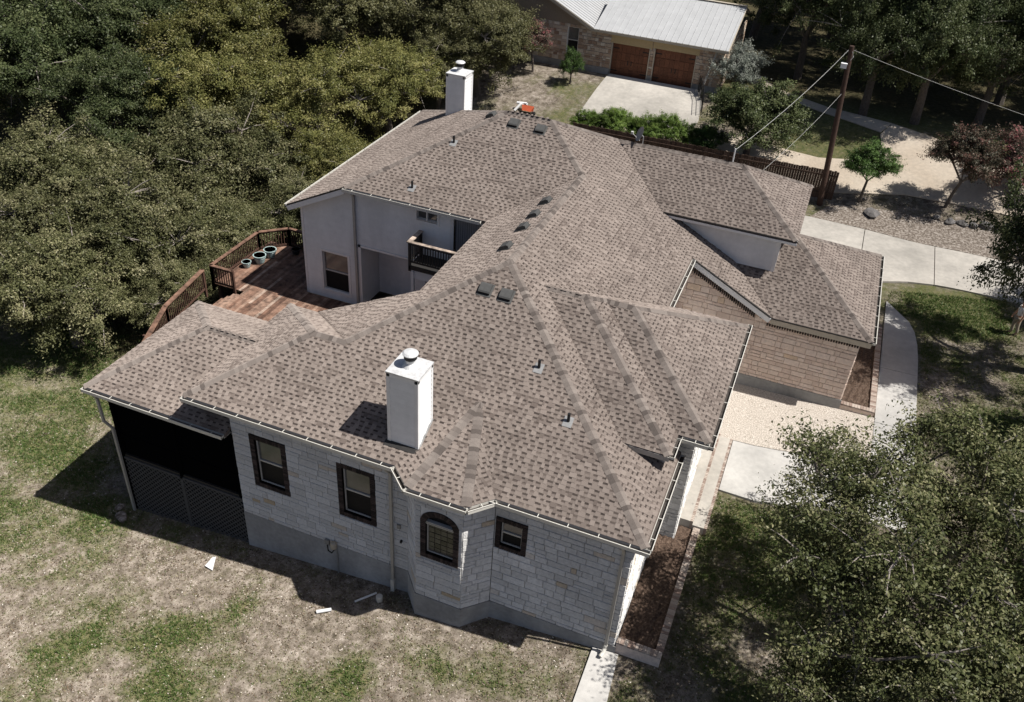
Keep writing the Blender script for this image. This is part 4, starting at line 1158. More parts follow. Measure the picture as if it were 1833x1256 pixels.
st = empty('front_steps', (.8, 8, 0), 'pale concrete front steps edged with brick beside the entry wall', 'steps')
for k, (xa, xb, zt) in enumerate(((.31, .78, .42), (.78, 1.28, .27))):
    MB().box((xa, 6.02, -.5), (xb - .10, 11.2, zt)).build('tread', MT['paving'], st)
    b_ = MB(); n = 60
    for i in range(n): b_.box((xb - .10, 6.02 + 5.18 * i / n + .008, -.5), (xb + .0, 6.02 + 5.18 * (i + 1) / n - .008, zt + .004), rnd.random())
    tag(b_.build('brick_nosing', MT['paver_brick'], st), kind='stuff')
def lump(name, x, y, z, sx, sy, sz, m, label, cat, seed, group=None, parent=None):
    R = random.Random(seed); bm = bmesh.new(); bmesh.ops.create_icosphere(bm, subdivisions=2, radius=1)
    ph = [R.uniform(0, 6) for _ in range(6)]
    for v in bm.verts:
        k = 1 + .22 * math.sin(v.co.x * 3 + ph[0]) * math.sin(v.co.y * 3 + ph[1]) + .18 * math.sin(v.co.z * 4 + ph[2]) + R.uniform(-.07, .07)
        v.co = Vector((v.co.x * sx * k, v.co.y * sy * k, v.co.z * sz * k))
    bmesh.ops.rotate(bm, verts=bm.verts, cent=(0, 0, 0), matrix=Matrix.Rotation(ph[3], 3, 'Z'))
    me = bpy.data.meshes.new(name); bm.to_mesh(me); bm.free(); me.materials.append(MT[m])
    o = bpy.data.objects.new(name, me); col.objects.link(o); o.location = (x, y, z)
    if label: tag(o, label, cat, group)
    return adopt(o, parent)
lump('splash_stone', -18.85, -.15, g(-18.8, -.1) + .02, .34, .2, .05, 'rockbed', 'pale flat stone under the porch downspout', 'stone', 5)
lump('splash_stone', -19.3, .25, g(-19.3, .25) + .02, .2, .15, .05, 'rockbed', 'rough grey stone behind the flat splash stone', 'stone', 6)
sp = MB(); x, y = -14.24, -.95; z = g(x, y)
sp.face([(x - .16, y - .1, z + .02), (x + .20, y - .16, z + .02), (x + .02, y + .30, z + .16), (x - .1, y + .24, z + .12)]); sp.face([(x - .16, y - .1, z + .02), (x - .1, y + .24, z + .12), (x - .12, y + .1, z - .02)]); sp.face([(x + .2, y - .16, z + .02), (x + .02, y + .3, z + .16), (x + .02, y + .1, z - .02)]); sp.face([(x - .16, y - .1, z + .02), (x + .2, y - .16, z + .02), (x + .02, y + .1, z - .02), (x - .12, y + .1, z - .02)]); sp.face([(x - .1, y + .24, z + .12), (x + .02, y + .3, z + .16), (x + .02, y + .1, z - .02), (x - .12, y + .1, z - .02)])
tag(sp.build('white_scrap', MT['white'], None), 'bent scrap of white sheet lying on the bare lawn', 'scrap')
tag(MB().tube([(-9.70, -1.42, g(-9.7, -1.4) + .04), (-9.30, -1.18, g(-9.3, -1.2) + .045)], [.06, .055], 12).build('drain_pipe', MT['white'], None), 'short white drain pipe lying in the sun on the lawn', 'pipe')
tag(MB().tube([(-8.74, -.65, g(-8.7, -.6) + .04), (-8.23, -.10, g(-8.2, -.1) + .05)], .035, 8).build('white_pipe', MT['white'], None), 'thin white pipe lying in the shade below the bay window', 'pipe')
tag(MB().lathe((-8.02, -.30, g(-8, -.3) - .02), [(.10, 0), (.11, .1), (.11, .22), (.09, .24)], 14).build('drain_cleanout', MT['cream'], None), 'pale round drain cleanout beside the thin white pipe', 'pipe')
rr = random.Random(9)
for k in range(8):
    x = 8.5 + k * .62 + rr.uniform(-.12, .12); y = 33.85 + rr.uniform(-.2, .2)
    s = rr.uniform(.16, .38)
    lump('boulder', x, y, g(x, y) + s * .3, s * 1.2, s * .9, s * .75, 'rock', 'grey boulder in the row edging the rock bed', 'boulder', 30 + k, 'boulders edging the rock bed')
tag(lump('boulder', 5.1, 33.0, g(5.1, 33) + .1, .45, .35, .25, 'rock', 'grey boulder under the small green tree', 'boulder', 77), None)

# ------------------------------------------------------------------ fence, pole, cables
FN = empty('wooden_fence', (-5, 33.9, 1.2), 'dark brown picket privacy fence behind the garage wing', 'fence')
fx = -13.0
pk = [MB().box((-.068, -.012, 0), (.068, .012, 1.75), c).mesh('picket', MT['fencewood']) for c in (.1, .35, .6, .9)]
while fx < 2.8:
    zz = g(fx, 33.7)
    place('picket', rnd.choice(pk), FN, Matrix.Translation((fx, 33.7 + rnd.uniform(-.006, .006), zz - .05 + rnd.uniform(-.03, .03))))
    fx += .142
rl = MB()
for zz in (.35, 1.4): rl.bar((-13, 33.66, g(-13, 33.7) + zz), (2.8, 33.66, g(2.8, 33.7) + zz), .04, .09)
rl.build('fence_rail', MT['fencewood'], FN)
FB = empty('wooden_fence', (-27, 38.5, .5), 'dark fence in deep shade among the trees behind the rear chimney', 'fence')
for k in range(60):
    x = -31.5 + k * .145; y = 38.6 - k * .0035
    place('picket', pk[k % 2], FB, Matrix.Translation((x, y, g(x, y) - .05)))
pb = Vector((2.25, 33.05, g(2.25, 33.05) - .1)); pt = Vector((1.62, 33.05, 10.05))
PL = MB().tube([pb, pb.lerp(pt, .5), pt], [.17, .15, .12], 14, .5).build('utility_pole', MT['polewood'], None, smooth=False)
tag(PL, 'tall brown wooden utility pole beside the end of the fence', 'utility pole')
MB().box((pt.x - .30, 32.72, 8.95), (pt.x + .02, 32.98, 9.2)).build('lamp_head', MT['white'], PL)
MB().tube([(pt.x + .05, 33.0, 9.2), (pt.x + .2, 32.9, 9.55), (pt.x + .1, 32.95, 9.8)], .02, 6).build('insulator_loop', MT['cable'], PL)
def cable(name, a, b, sag, r, label):
    a, b = Vector(a), Vector(b); pts = []
    for k in range(17):
        t = k / 16; p = a.lerp(b, t); p.z -= sag * 4 * t * (1 - t); pts.append(p)
    tag(MB().tube(pts, r, 6).build(name, MT['cable'], None), label, 'cable')
cable('power_cable', (pt.x - .12, 32.95, 9.85), (-1.75, 19.0, 8.75), 0.25, .008, 'white service cable hanging from the pole to the garage roof')
MB().tube([(-1.75, 19.02, 8.0), (-1.75, 19.02, 8.8)], .03, 8).build('service_mast', MT['galv'], HOUSE)
cable('power_cable', (pt.x + .1, 33.1, 9.85), (22, 38, 5.2), 0.3, .007, 'white overhead cable running from the pole towards the wood')
cable('telephone_cable', (1.77, 33.0, 7.6), (-1.0, 21.9, 6.45), 0.2, .006, 'thin lower cable running from the pole to the house')

# ------------------------------------------------------------------ neighbour's house
NH = empty('neighbour_house', (-14, 46, 3), 'stone house with white metal roof and two brown garage doors', 'house')
NY = 43.0
nh = [(10.42, 13.05, 3.1, 5.32), (13.4, 16.25, 3.1, 5.42), (7.15, 7.95, 4.15, 5.9)]
NX0 = -24.0
M, L = wframe((NX0, NY), (-6.0, NY))
budget[0] = 0
def nwall(name, p0, p1, z0, z1, holes, seed, singles):
    R = random.Random(seed); M, L = wframe(p0, p1); mb = MB(); backing(mb, M, L, z0, z1, holes)
    wl = mb.build(name, MT['tan_mortar'], NH)
    lf = MB(); n = 0
    for st in ashlar(L, z0, lambda x: z1, holes, R, hs=(.14, .18, .24, .30), ws=(.16, .48)):
        c = R.random()
        if singles and st[0] > 5.5 and n < 300:
            n += 1; cq = round(c * 10) / 10
            if ('f', cq) not in UST: UST[('f', cq)] = ustone(cq).mesh('stone', MT['field_stone'])
            j = .012
            place('stone', UST[('f', cq)], wl, M @ Matrix.Translation((st[0] + j, R.uniform(-.02, .005), st[2] + j)) @ Matrix.Diagonal((st[1] - st[0] - 2 * j, 1, st[3] - st[2] - 2 * j, 1)))
        else: stone_mb(lf, M, st, c, R.uniform(.01, .04))
    if lf.f: tag(lf.build('stones', MT['field_stone'], wl), kind='stuff')
holes = nh + [(10.3, 13.2, 5.32, 6.0), (13.25, 16.4, 5.42, 6.05)]
nwall('front_wall', (NX0, NY), (-6.0, NY), 3.55, 6.1, [(a, b, max(c, 3.55), d) for a, b, c, d in holes], 41, True)
nwall('side_wall', (-6.0, NY), (-6.0, 52), 3.2, 6.1, [], 42, False)
M, L = wframe((NX0, NY), (-6.0, NY))
class NBoxes(Boxes):
    def box(s, *a): MB().box(*a).build(s.n, MT[s.m], NH); return s
f_ = NBoxes('foundation', 'concrete'); f_.box((0, -.05, 1.2), (10.42, .2, 3.549), .5, 0, M); f_.box((13.06, -.02, 2.5), (13.39, .2, 3.549), .5, 0, M); f_.box((16.26, -.02, 2.5), (18, .2, 3.549), .5, 0, M)
ln = NBoxes('lintel_panel', 'ochre'); ln.box((10.3, -.03, 5.33), (13.2, .1, 6.0), .5, 0, M); ln.box((13.25, -.03, 5.43), (16.4, .1, 6.05), .5, 0, M);
jm = NBoxes('door_jamb', 'beige')
for x in (10.38, 13.03, 13.36, 16.2): jm.box((x, -.05, 3.1), (x + .07, .15, 5.4), .5, 0, M)
for a, b, c, d in nh[:2]:
    D = MB().box((a, .12, c), (b, .16, d), .3, 0, M).build('garage_door', MT['garagewood'], NH)
    for i in range(4):
        for j in range(8):
            xa = a + .08 + (b - a - .16) * j / 8; xb = a + .08 + (b - a - .16) * (j + 1) / 8
            za = c + (d - c) * i / 4; zb = c + (d - c) * (i + 1) / 4
            MB().box((xa + .012, .10, za + .03), (xb - .012, .125, zb - .03), rnd.uniform(.2, 1), 0, M).build('door_panel', MT['garagewood'], D)
    hg = MB()
    for z in (c + .35, d - .35):
        hg.box((a + .05, .085, z), (a + .5, .1, z + .06), .5, 0, M); hg.box((b - .5, .085, z), (b - .05, .1, z + .06), .5, 0, M)
    for x in ((a + b) / 2 - .15, (a + b) / 2 + .10): hg.box((x, .08, c + .85), (x + .05, .1, c + 1.15), .5, 0, M)
    hg.build('hinge', MT['iron'], D)
window(M, *nh[2], brick=False, parent=NH)
gb = MB(); zg0 = 6.1
gb.face([M @ Vector(p) for p in ((0, -.02, zg0), (9.05, -.02, zg0), (3.0, -.02, zg0 + .485 * 6.05), (0, -.02, 9.2))]); gb.build('gable', MT['stucco'], NH)
# metal roof: standing seam pans, each its own piece
pz = lambda y: 6.15 + .33 * (y - 42.55)
x = -14.9
while x < -5.75:
    x2 = min(x + .41, -5.7)
    yl = 42.55
    p = MB()
    p.face(((x, yl, pz(yl)), (x2, yl, pz(yl)), (x2, 47.7, pz(47.7)), (x, 47.7, pz(47.7))))
    p.face(((x, yl, pz(yl) - .06), (x2, yl, pz(yl) - .06), (x2, yl, pz(yl)), (x, yl, pz(yl))))
    p.bar((x, yl, pz(yl) + .02), (x, 47.7, pz(47.7) + .012), .022, .03)
    p.face(((x, 52.8, pz(42.6)), (x2, 52.8, pz(42.6)), (x2, 47.7, pz(47.7)), (x, 47.7, pz(47.7))))
    p.build('roof_pan', MT['metalroof'], NH); x += .41
y = 42.6
zr = lambda x: 6.15 + .485 * (-14.9 - x)
while y < 50:
    p = MB(); yb_ = min(47.7, y)
    xv = -14.9 - .33 / .485 * max(0, (min(y, 47.6) - 42.6)) if False else -14.9
    p.face(((-21, y, zr(-21)), (xv, y, zr(xv)), (xv, y + .41, zr(xv)), (-21, y + .41, zr(-21)))); p.bar((-21, y, zr(-21) + .02), (xv, y, zr(xv) + .012), .022, .03)
    p.build('roof_pan', MT['metalroof'], NH); y += .41
ed = MB(); ed.bar((-14.9, 42.55, 6.05), (-5.7, 42.55, 6.05), .04, .16); ed.bar((-5.7, 42.55, 6.08), (-5.7, 47.7, 7.78), .04, .16); ed.bar((-14.9, 42.58, 6.02), (-21, 42.58, zr(-21) - .12), .04, .2); ed.bar((-14.9, 47.7, 7.90), (-5.7, 47.7, 7.90), .25, .04)
ed.build('roof_trim', MT['beige'], NH)
wg = MB(); wg.face([(-6.02, NY - .6, 3.3), (-6.02, NY, 3.3), (-6.02, NY, 6.0), (-6.02, NY - .1, 6.0)]); wg.box((-6.9, NY - .65, 3.0), (-6.75, NY, 3.2)); 
bt = MB(); bt.face([(-6.55, NY, 5.95), (-6.45, NY - .03, 5.95), (-6.95, NY - 1.2, 3.15), (-7.05, NY - 1.15, 3.15)]); bt.face([(-6.45, NY - .03, 5.95), (-6.42, NY, 5.95), (-6.92, NY - .9, 3.15), (-6.95, NY - 1.2, 3.15)]); bt.build('buttress', MT['paving'], NH)
IR = empty('iron_railing', (-6.8, 41.5, 3), 'curved black iron railing beside the neighbouring garage driveway', 'railing')
ip = [(-7.25, 42.7), (-6.95, 42.0), (-6.65, 41.2), (-6.45, 40.3), (-6.25, 39.4)]
for zz in (.12, .55, 1.0): MB().tube([(x, y, g(x, y) + .09 + zz) for x, y in ip], .022, 6).build('rail', MT['iron'], IR)
for (xa, ya), (xb, yb_) in zip(ip, ip[1:]):
    for k in range(5):
        x, y = xa + (xb - xa) * k / 5, ya + (yb_ - ya) * k / 5
        MB().box((x - .012, y - .012, g(x, y)), (x + .012, y + .012, g(x, y) + 1.1)).build('bar', MT['iron'], IR)
zz = g(-17.4, 36.7)
og = empty('wheelbarrow', (-17.2, 36.3, g(-17.2, 36.3)), 'orange and white garden barrow lying beyond the rear ridge', 'barrow')
zz = g(-17.2, 36.3)
MB().face([(-17.35, 36.1, zz + .2), (-16.75, 36.1, zz + .2), (-16.65, 36.5, zz + .45), (-17.5, 36.5, zz + .45)]).face([(-17.35, 36.1, zz + .2), (-17.5, 36.5, zz + .45), (-17.4, 36.55, zz + .1)]).face([(-16.75, 36.1, zz + .2), (-16.65, 36.5, zz + .45), (-16.7, 36.55, zz + .1)]).build('tray', MT['orange'], og)
MB().tube([(-17.9, 36.2, zz + .05), (-17.6, 36.5, zz + .45), (-17.2, 36.65, zz + .5), (-17.9, 36.6, zz + .45)], .09, 8).build('handle', MT['white'], og)
MB().lathe((-16.6, 36.3, zz - .02), [(.12, 0), (.15, .08), (.12, .16)], 14).build('wheel', MT['black'], og)

# ------------------------------------------------------------------ trees and shrubs
def leaf_mesh(name, C, Nrm, size, rs, colr, aspect=.5):
    """one small folded diamond per leaf. C centres (n,3), Nrm preferred normals (n,3)"""
    n = len(C)
    nn = Nrm + rs.normal(0, .75, (n, 3)); nn /= np.linalg.norm(nn, axis=1, keepdims=True) + 1e-9
    t = rs.normal(0, 1, (n, 3)); t -= nn * np.sum(t * nn, 1, keepdims=True); t /= np.linalg.norm(t, axis=1, keepdims=True) + 1e-9
    b = np.cross(nn, t)
    s = size * rs.uniform(.65, 1.35, (n, 1))
    V = np.empty((n, 4, 3))
    V[:, 0] = C - t * s * .5
    V[:, 1] = C + b * s * aspect * .5 + nn * s * .08
    V[:, 2] = C + t * s * .5
    V[:, 3] = C - b * s * aspect * .5 + nn * s * .08
    me = bpy.data.meshes.new(name)
    me.vertices.add(n * 4); me.loops.add(n * 4); me.polygons.add(n)
    me.vertices.foreach_set('co', V.reshape(-1).astype(np.float32))
    me.loops.foreach_set('vertex_index', np.arange(n * 4, dtype=np.int32))
    me.polygons.foreach_set('loop_start', np.arange(0, n * 4, 4, dtype=np.int32))
    at = me.attributes.new('col', 'FLOAT', 'FACE')
    at.data.foreach_set('value', colr.astype(np.float32))
    me.update(calc_edges=True)
    return me

def tree_proto(seed, R=4.0, flat=.68, h=3.4, lobes=14, clumps=17, leaves=380, lsize=.108, lr=(1.0, 1.6), cr=.40, trunk=True, sparse=0.0, trad=.24, hug=.72, mind=.28):
    rs = np.random.default_rng(seed)
    LC, LR = [], []
    for k in range(lobes):
        for _ in range(60):
            a = rs.uniform(0, 2 * math.pi); el = math.asin(rs.uniform(-.35, 1.0)); r = R * hug * rs.uniform(.55, 1.0)
            c = np.array([math.cos(a) * math.cos(el) * r, math.sin(a) * math.cos(el) * r, math.sin(el) * r * flat])
            if all(np.linalg.norm(c - q) > mind * R for q in LC): break
        LC.append(c); LR.append(rs.uniform(*lr) * R / 4)
    CC, CN, CR = [], [], []
    for c, r in zip(LC, LR):
        for k in range(int(clumps * 2.3)):
            d = rs.normal(0, 1, 3); d /= np.linalg.norm(d)
            if d[2] < -.45 and rs.random() < .7: d[2] = -d[2]
            q = c + d * r * (rs.uniform(.5, 1.1) if rs.random() < .86 else rs.uniform(1.1, 1.5)) * np.array([1, 1, .85])
            CC.append(q); CN.append(d); CR.append(cr * .66 * R / 4 * rs.uniform(.55, 1.4))
    CC, CN, CR = np.array(CC), np.array(CN), np.array(CR)
    if sparse > 0:
        keep = rs.random(len(CC)) > sparse; CC, CN, CR = CC[keep], CN[keep], CR[keep]
    per = max(20, int(leaves / 2.3))
    idx = np.repeat(np.arange(len(CC)), per)
    off = rs.normal(0, 1, (len(idx), 3)) * np.array([1, 1, .62])
    C = CC[idx] + off * CR[idx][:, None] * .6 + CN[idx] * (rs.normal(0, .75, len(idx)) * CR[idx])[:, None]
    N = CN[idx] * .55 + np.array([0, 0, .75]) + off * .25
    cl = rs.uniform(.05, .75, len(CC))[idx] + rs.normal(0, .2, len(idx))
    crown = leaf_mesh('crown', C, N, lsize, rs, np.clip(cl, 0, 1))
    tm = None
    if trunk:
        mb = MB(); ra = random.Random(seed)
        fork = Vector((ra.uniform(-.3, .3), ra.uniform(-.3, .3), -h * .45))
        mb.tube([(0, 0, -h - .35), (fork.x * .4, fork.y * .4, -h * .72), fork], [trad * 1.25, trad, trad * .85], 9, .4)
        nm = min(6, len(LC)); mains = []; joints = []
        for c in sorted(LC, key=lambda q: -np.linalg.norm(q[:2]))[:len(LC)]:
            c = Vector(c)
            if len(mains) < nm and all((c - q).length > R * .55 for q in mains):
                mains.append(c)
                mid = fork.lerp(c, .5) + Vector((ra.uniform(-.3, .3), ra.uniform(-.3, .3), ra.uniform(0, .4)))
                mb.tube([fork, mid, c], [trad * .55, trad * .34, trad * .14], 6, .5)
                joints += [fork.lerp(mid, .5), mid, mid.lerp(c, .5), c]
        if not joints: joints = [fork]
        for c in LC:
            c = Vector(c)
            jn = min(joints, key=lambda q: (q - c).length)
            if (jn - c).length < .05: continue
            mid = jn.lerp(c, .5) + Vector((ra.uniform(-.2, .2), ra.uniform(-.2, .2), ra.uniform(-.05, .2)))
            mb.tube([jn, mid, c], [trad * .26, trad * .17, trad * .1], 5, .5)
        for q in CC[::3]:
            q = Vector(q); j = min(range(len(LC)), key=lambda i: (Vector(LC[i]) - q).length)
            c = Vector(LC[j]); mb.tube([c, c.lerp(q, .55) + Vector((ra.uniform(-.1, .1), ra.uniform(-.1, .1), .05)), q + (q - c) * .12], [trad * .12, trad * .075, trad * .03], 4, .9, 1, cap=False)
        tm = mb.mesh('trunk', [MT['bark'], MT['twig']])
    return crown, tm, h
PR = {
 'oak1': tree_proto(1, flat=.85, hug=.68), 'oak2': tree_proto(2, lobes=15, flat=.78, hug=.68), 'oak3': tree_proto(3, lobes=12, flat=.8, lr=(1.2, 1.8)),
 'low1': tree_proto(21, lobes=15, flat=.92, h=2.9, hug=.68, lr=(1.0, 1.5)), 'low2': tree_proto(22, lobes=16, flat=.86, h=2.8, hug=.70, lr=(.95, 1.5)),
 'tall': tree_proto(4, lobes=15, flat=1.0, h=4.0, clumps=16, lr=(1.0, 1.5)),
 'loose': tree_proto(5, lobes=14, flat=.85, clumps=13, leaves=230, lr=(.9, 1.4), cr=.38),
 'shrub': tree_proto(6, lobes=10, flat=.8, h=2.9, clumps=14, leaves=260, lr=(1.2, 1.8), cr=.5, lsize=.17),
 'small': tree_proto(8, R=2.0, lobes=11, flat=.95, h=2.5, clumps=12, leaves=230, lr=(1.0, 1.5), cr=.5, lsize=.095, trad=.09),
}
for k in ('loose',): pass
MATCROWN = {}
def tree(name, x, y, R, proto, leaf, label, cat='tree', group=None, rz=None, hs=1.0, dz=0.0):
    crown, trunk, h = PR[proto]
    base = 2.0 if proto == 'small' else 4.0
    s = R / base
    e = empty(name, (x, y, g(x, y) + dz), label, cat, group)
    e.rotation_euler = (0, 0, rnd.uniform(0, 6.28) if rz is None else rz)
    e.scale = (s, s, s * hs)
    for me, nm in ((crown, 'crown'), (trunk, 'trunk')):
        if me is None: continue
        o = bpy.data.objects.new(nm, me); col.objects.link(o)
        o.parent = e; o.location = (0, 0, h)
        if nm == 'crown':
            if not me.materials: me.materials.append(LF['oak'])
            o.material_slots[0].link = 'OBJECT'; o.material_slots[0].material = LF[leaf]
    return e
# live oaks by the deck
G1 = 'live oaks beside the deck'
for x, y, R, p, lb in ((-28.6, 7.9, 4.0, 'low1', 'olive green live oak over the sunny lawn edge, lowest in the cluster by the deck'), (-33.0, 9.6, 4.0, 'low2', 'olive green live oak at the outer edge of the cluster by the deck'), (-35.0, 15.2, 4.6, 'low2', 'broad olive live oak in front of the dark wood'),
        (-29.3, 19.8, 4.9, 'low1', 'tallest olive live oak of the cluster, in front of the yellowing trees'), (-25.5, 15.9, 3.1, 'low1', 'live oak reaching over the deck railing by the pots'), (-28.2, 13.0, 4.4, 'low2', 'dense live oak in the middle of the cluster beside the deck'), (-39.2, 11.5, 3.8, 'low1', 'live oak beside the bare sandy ground at the outer edge of the wood'), (-25.2, 10.6, 2.6, 'low2', 'small live oak beside the deck stair'), (-23.6, 19.6, 2.9, 'low2', 'live oak behind the deck close to the white side wall'), (-24.9, 13.2, 2.5, 'low1', 'low live oak brushing the deck railing next to the pots')):
    tree('live_oak', x, y, R, p, 'oak', lb, group=G1)
G2 = 'yellowing trees behind the live oaks'
for x, y, R, p, lb in ((-34.6, 28.5, 4.9, 'tall', 'tall yellow green tree with feathery top against the dark wood'), (-27.3, 27.2, 4.5, 'oak3', 'yellow green tree next to the white gable of the rear roof'), (-31.8, 24.2, 4.3, 'tall', 'yellow green tree directly behind the tallest live oak'), (-24.6, 31.5, 3.8, 'oak1', 'yellow green tree beside the dark fence'), (-23.6, 23.6, 3.3, 'low1', 'low yellow green tree touching the eave of the rear roof')):
    tree('elm_tree', x, y, R, p, 'yellow', lb, group=G2)
G3 = 'dark trees in the far wood left of the house'
for x, y, R, p in ((-46, 23.5, 6, 'oak2'), (-42, 28.5, 5.6, 'oak1'), (-50, 30, 6, 'oak3'), (-41.5, 35.5, 5.6, 'oak2'), (-37, 21.5, 4.4, 'tall'), (-54, 21, 6, 'oak1'), (-47, 37, 6, 'tall')):
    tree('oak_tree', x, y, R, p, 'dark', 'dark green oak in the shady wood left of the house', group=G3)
G4 = 'olive trees behind the rear roof'
for x, y, R, p in ((-30.3, 37.3, 5.4, 'oak2'), (-36.5, 37.2, 5.8, 'oak1'), (-24.6, 39.5, 4.9, 'oak3'), (-21.0, 37.2, 4.1, 'oak2'), (-37, 47, 6.5, 'oak3'), (-28, 46.5, 5.6, 'oak1'), (-47, 47, 6.5, 'oak2'), (-42, 57, 7, 'oak1'), (-31, 57, 7, 'oak3'), (-22.8, 34.8, 3.2, 'loose')):
    tree('cedar_elm', x, y, R, p, 'brown' if x > -34 else 'oak', 'olive brown tree in the belt of trees behind the rear roof', group=G4)
tree('bare_tree', -56, 32, 4.6, 'loose', 'grey', 'pale grey bare tree among the dark oaks at the wood edge')
G5 = 'oaks in the wood beyond the dirt road'
for x, y, R, p in ((-1.4, 49.5, 4.2, 'oak1'), (3.0, 52.5, 4.8, 'oak3'), (7.4, 53, 4.8, 'oak2'), (12, 51, 4.8, 'oak1'), (6.6, 43.9, 4.3, 'oak2'), (10.4, 45.6, 3.9, 'oak3'), (3.4, 43.8, 4.2, 'oak3'), (0, 61, 6, 'oak1'), (8, 63, 6, 'oak2'), (16, 60, 6, 'oak3'), (-6, 58, 5, 'oak2'), (15.5, 46.5, 4.5, 'oak1'), (-12, 64, 6, 'oak3'), (20, 52, 5, 'oak2'), (-17, 70, 7, 'oak1'), (2, 74, 7, 'oak3'), (14, 74, 7, 'oak1')):
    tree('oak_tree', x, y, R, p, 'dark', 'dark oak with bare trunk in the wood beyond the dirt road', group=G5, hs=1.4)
tree('juniper', -2.7, 36.3, 3.1, 'shrub', 'dark', 'broad dark green juniper behind the wooden fence', hs=.95)
tree('small_tree', 4.3, 34.0, 1.75, 'small', 'green', 'small round bright green tree beside the utility pole')
tree('crape_myrtle', 8.85, 35.05, 2.1, 'small', 'red', 'reddish crape myrtle with slim bare trunk by the dirt road', hs=1.1)
tree('crape_myrtle', 12.4, 37.4, 2.6, 'shrub', 'pink', 'bushy pink flowering crape myrtle next to the reddish one', hs=.9)
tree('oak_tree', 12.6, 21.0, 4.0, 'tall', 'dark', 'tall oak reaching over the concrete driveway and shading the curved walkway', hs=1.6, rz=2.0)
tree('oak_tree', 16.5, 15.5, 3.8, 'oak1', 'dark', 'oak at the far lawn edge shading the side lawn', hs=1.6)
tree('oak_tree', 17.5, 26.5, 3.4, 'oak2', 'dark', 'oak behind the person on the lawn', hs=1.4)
# big oak on the front lawn, with open twiggy crown
PR['lawn'] = tree_proto(14, R=4.0, lobes=64, flat=.6, h=3.9, clumps=9, leaves=190, lsize=.078, lr=(.45, 1.0), cr=.33, sparse=.04, hug=.97, trad=.18, mind=.12)
tree('lawn_oak', 7.9, 2.4, 5.3, 'lawn', 'lawn', 'large open crowned oak over the shaded front lawn', rz=.4)
PR['spray'] = tree_proto(15, R=4.0, lobes=34, flat=.5, h=5.5, clumps=7, leaves=85, lsize=.12, lr=(.4, 1.1), cr=.34, sparse=.1, hug=1.0, trad=.16, mind=.15)
tree('lawn_oak', 12.2, 5.6, 3.7, 'lawn', 'lawn', 'oak behind the large lawn oak on the side lawn', rz=2.4)
tree('lawn_oak', 7.6, -2.6, 3.9, 'lawn', 'lawn', 'oak in front of the large lawn oak over the deepest shade', rz=4.0)
tree('lawn_oak', 5.7, 5.7, 2.9, 'spray', 'lawn', 'thin twiggy young oak leaning over the white walkway', rz=1.2, hs=.9)
# shrubs
G6 = 'bright green shrubs along the fence'
for k in range(7):
    x = -12.6 + k * 1.02
    tree('bamboo_shrub', x, 35.2 + .1 * k, 1.05 + .12 * (k % 3), 'shrub', 'lime', 'bright green bushy shrub in the row behind the roof ridge', 'shrub', G6, hs=1.0)
tree('shrub', -5.0, 35.6, 1.2, 'shrub', 'green', 'dark leafy shrub at the end of the bright green row', 'shrub')
tree('sage_bush', -4.9, 43.2, 1.9, 'shrub', 'silver', 'silvery sage bush at the corner of the stone neighbour house', 'shrub', hs=1.1)
tree('conifer', -15.6, 40.6, .85, 'shrub', 'green', 'small dark conifer in front of the grey foundation wall', 'tree', hs=1.75)
tree('crape_myrtle', -18.6, 41.3, 1.5, 'small', 'pink', 'pink flowering crape myrtle against the stone gable wall', hs=1.1)
tree('shrub', -20.8, 42.0, 1.3, 'shrub', 'brown', 'low olive bush at the foot of the stone gable wall', 'shrub')

